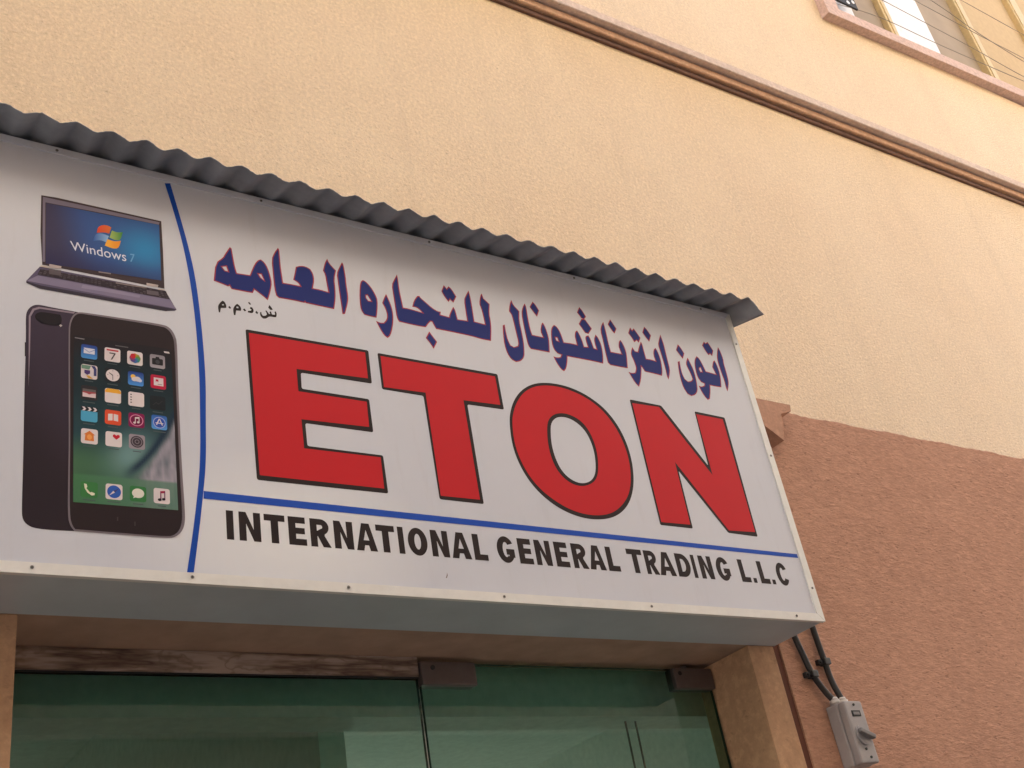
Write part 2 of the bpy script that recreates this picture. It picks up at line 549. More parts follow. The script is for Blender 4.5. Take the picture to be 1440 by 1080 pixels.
# ------------------------------------------------------------------ facing building across the alley
FY = -4.1
F = thing('facing_building', 'pale sunlit building across the alley from the shop', 'building', (0, FY, 0))
FAC = stucco('facing facade paint', (0.52, 0.50, 0.475, 1), (0.56, 0.54, 0.51, 1), 40, 0.002)
obj('facade', bx(-24, 20, FY - 8, FY, 0, 9.8), FAC, F)
fb = bmesh.new()
box(fb, -24.1, 20.1, FY - 8.1, FY + 0.12, 9.8005, 10.0)
box(fb, -24, 20, FY + 0.0005, FY + 0.07, 3.5, 3.7)
box(fb, -24, 20, FY + 0.0005, FY + 0.07, 7.0, 7.2)
obj('cornice', fb, FAC, F)
BFR, DPN = simple('bronze frame', (0.20, 0.15, 0.10, 1), 0.4), simple('dark pane', (0.03, 0.035, 0.04, 1), 0.08)
for iz in range(3):
    for ix in range(9):
        x = -19 + ix * 3.9
        z = 1.0 + iz * 3.1
        w = obj('window', bx(x, x + 1.3, FY + 0.0005, FY + 0.045, z, z + 1.5), BFR, F)
        obj('pane', bx(x + 0.08, x + 1.22, FY + 0.0455, FY + 0.050, z + 0.08, z + 1.42), DPN, w)

# ------------------------------------------------------------------ sign box
SG = thing('shop_sign', 'long white box sign with red and blue lettering beside laptop and phone pictures', 'sign', (0, Y0, Z0))
SXL = -3.6
def sp(x, z, d=0.0):               # sign coordinates (metres from the lower right corner), d = distance in front of the panel
    return Vector((x, Y0 + 0.004 - d, Z0 + z))
bm = bmesh.new()
box(bm, SXL, -0.003, Y0 + 0.012, -0.004, LZ(0.0025), LZ(0.0042))
box(bm, SXL, -0.003, Y0 + 0.012, -0.004, LZ(0.9955), LZ(0.997))
box(bm, -0.0045, -0.0030, Y0 + 0.012, -0.004, LZ(0.0045), LZ(0.9950))
box(bm, SXL, SXL + 0.0015, Y0 + 0.012, -0.004, LZ(0.0045), LZ(0.9950))
obj('casing', bm, CASING, SG)
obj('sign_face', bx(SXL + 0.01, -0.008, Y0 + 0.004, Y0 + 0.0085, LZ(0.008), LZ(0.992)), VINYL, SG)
def trim(poly, mat=FRAMEW):
    bm = bmesh.new()
    extrude_y(bm, [(x, LZ(z)) for x, z in poly], Y0, Y0 + 0.0115)
    b2 = bmesh.ops.bevel(bm, geom=[e for e in bm.edges if len(e.link_faces) == 2 and e.calc_face_angle(0) > 0.5], offset=0.0012, segments=1, affect='EDGES')
    return obj('trim', bm, mat, SG)
tb, trr, tt = 0.0215, 0.0235, 0.018
g = 0.0006
trim([(SXL, 0), (-g, 0), (-trr - g, tb), (SXL, tb)])
trim([(0, g), (0, 1 - g), (-trr + 0.003, 1 - tt - g), (-trr, tb + g)])
trim([(SXL, 1 - tt), (-trr + 0.003 - g, 1 - tt), (-g, 1), (SXL, 1)], VINYL)
trim([(SXL - 0.02, 0), (SXL - 0.0005, 0), (SXL - 0.0005, 1), (SXL - 0.02, 1)])
def lip(x0, x1):                    # thin lower lip under the trim
    pass
for x, z in ((-2.011, 0.0115), (-1.724, 0.012), (-1.400, 0.0115), (-1.022, 0.0125), (-0.60, 0.0115), (-0.106, 0.011), (-0.0125, 0.094), (-0.0125, 0.50), (-0.012, 0.885),
             (-1.999, 0.990), (-1.53, 0.990), (-1.068, 0.991), (-0.60, 0.990), (-0.122, 0.991), (-2.6, 0.0115), (-3.1, 0.0115)):
    bm = bmesh.new()
    cyl(bm, (x, Y0 - 0.0008, Z0 + z), (0, 1, 0), 0.0036, 0.0016, 12, 0, 0.0030)
    cyl(bm, (x, Y0 - 0.0018, Z0 + z), (0, 1, 0), 0.0016, 0.0006, 6, 1)
    obj('screw', bm, [SCREW, DARKHOLE], SG)

# ---- flat print on the sign face
PK = 1.22                           # print reflectance for a colour read off the evenly shaded panel
def pc(r, g_, b):
    return rgb(r, g_, b, PK)
class Print:
    def __init__(s):
        s.v, s.f, s.c = [], [], []
    def poly(s, pts, col, layer=1, holes=(), fn=None):
        loops = [[Vector((x, z, 0)) for x, z in pts]] + [[Vector((x, z, 0)) for x, z in h] for h in holes]
        flat = [p for lp in loops for p in lp]
        base = len(s.v)
        for p in flat:
            s.v.append(sp(p.x, p.y, 0.00025 * layer))
        for t in tessellate_polygon(loops):
            s.f.append([base + i for i in t])
            s.c.append([fn(flat[i].x, flat[i].y) if fn else col for i in t])
        return s
    def grid(s, quad, nx, ny, fn, layer=1):
        tl, tr_, br, bl = quad
        base = len(s.v)
        for j in range(ny + 1):
            for i in range(nx + 1):
                a, b = i / nx, j / ny
                x = (tl[0] * (1 - a) + tr_[0] * a) * (1 - b) + (bl[0] * (1 - a) + br[0] * a) * b
                z = (tl[1] * (1 - a) + tr_[1] * a) * (1 - b) + (bl[1] * (1 - a) + br[1] * a) * b
                s.v.append(sp(x, z, 0.00025 * layer))
        for j in range(ny):
            for i in range(nx):
                q = [(i, j), (i + 1, j), (i + 1, j + 1), (i, j + 1)]
                s.f.append([base + b * (nx + 1) + a for a, b in q])
                s.c.append([fn(a / nx, b / ny) for a, b in q])
        return s
    def build(s, name, parent):
        me = bpy.data.meshes.new(name)
        me.from_pydata([tuple(v) for v in s.v], [], s.f)
        ca = me.color_attributes.new('Col', 'FLOAT_COLOR', 'CORNER')
        i = 0
        for f, c in zip(s.f, s.c):
            for k in range(len(f)):
                ca.data[i].color = (c[k][0], c[k][1], c[k][2], 1)
                i += 1
        me.materials.append(PRINT)
        bm = bmesh.new()
        bm.from_mesh(me)
        for f in bm.faces:
            f.normal_update()
            if f.normal.y > 0:
                f.normal_flip()
        bm.to_mesh(me)
        bm.free()
        o = bpy.data.objects.new(name, me)
        COL.objects.link(o)
        o.parent = parent
        if parent.parent is None:
            o.matrix_parent_inverse = Matrix.Translation(-parent.location)
        return o

def chaikin(pts, lim=48, n=2):
    for _ in range(n):
        out = []
        m = len(pts)
        for i in range(m):
            a, b, c = Vector(pts[i - 1]), Vector(pts[i]), Vector(pts[(i + 1) % m])
            u, v = (b - a), (c - b)
            ang = math.degrees(u.angle(v)) if u.length and v.length else 0
            if ang > lim:
                out.append(tuple(b))
            else:
                out += [tuple(b - u * 0.25), tuple(b + v * 0.25)]
        pts = out
    return pts

def inset(pts, d):
    area = sum(pts[i - 1][0] * pts[i][1] - pts[i][0] * pts[i - 1][1] for i in range(len(pts)))
    sg = 1 if area > 0 else -1
    out = []
    m = len(pts)
    for i in range(m):
        a, b, c = Vector(pts[i - 1]), Vector(pts[i]), Vector(pts[(i + 1) % m])
        u, v = (b - a).normalized(), (c - b).normalized()
        n1, n2 = Vector((-u.y, u.x)) * sg, Vector((-v.y, v.x)) * sg
        bis = n1 + n2
        if bis.length < 1e-4:
            bis = n1
        bis.normalize()
        k = d / max(0.45, bis.dot(n1))
        out.append(tuple(b + bis * k))
    return out

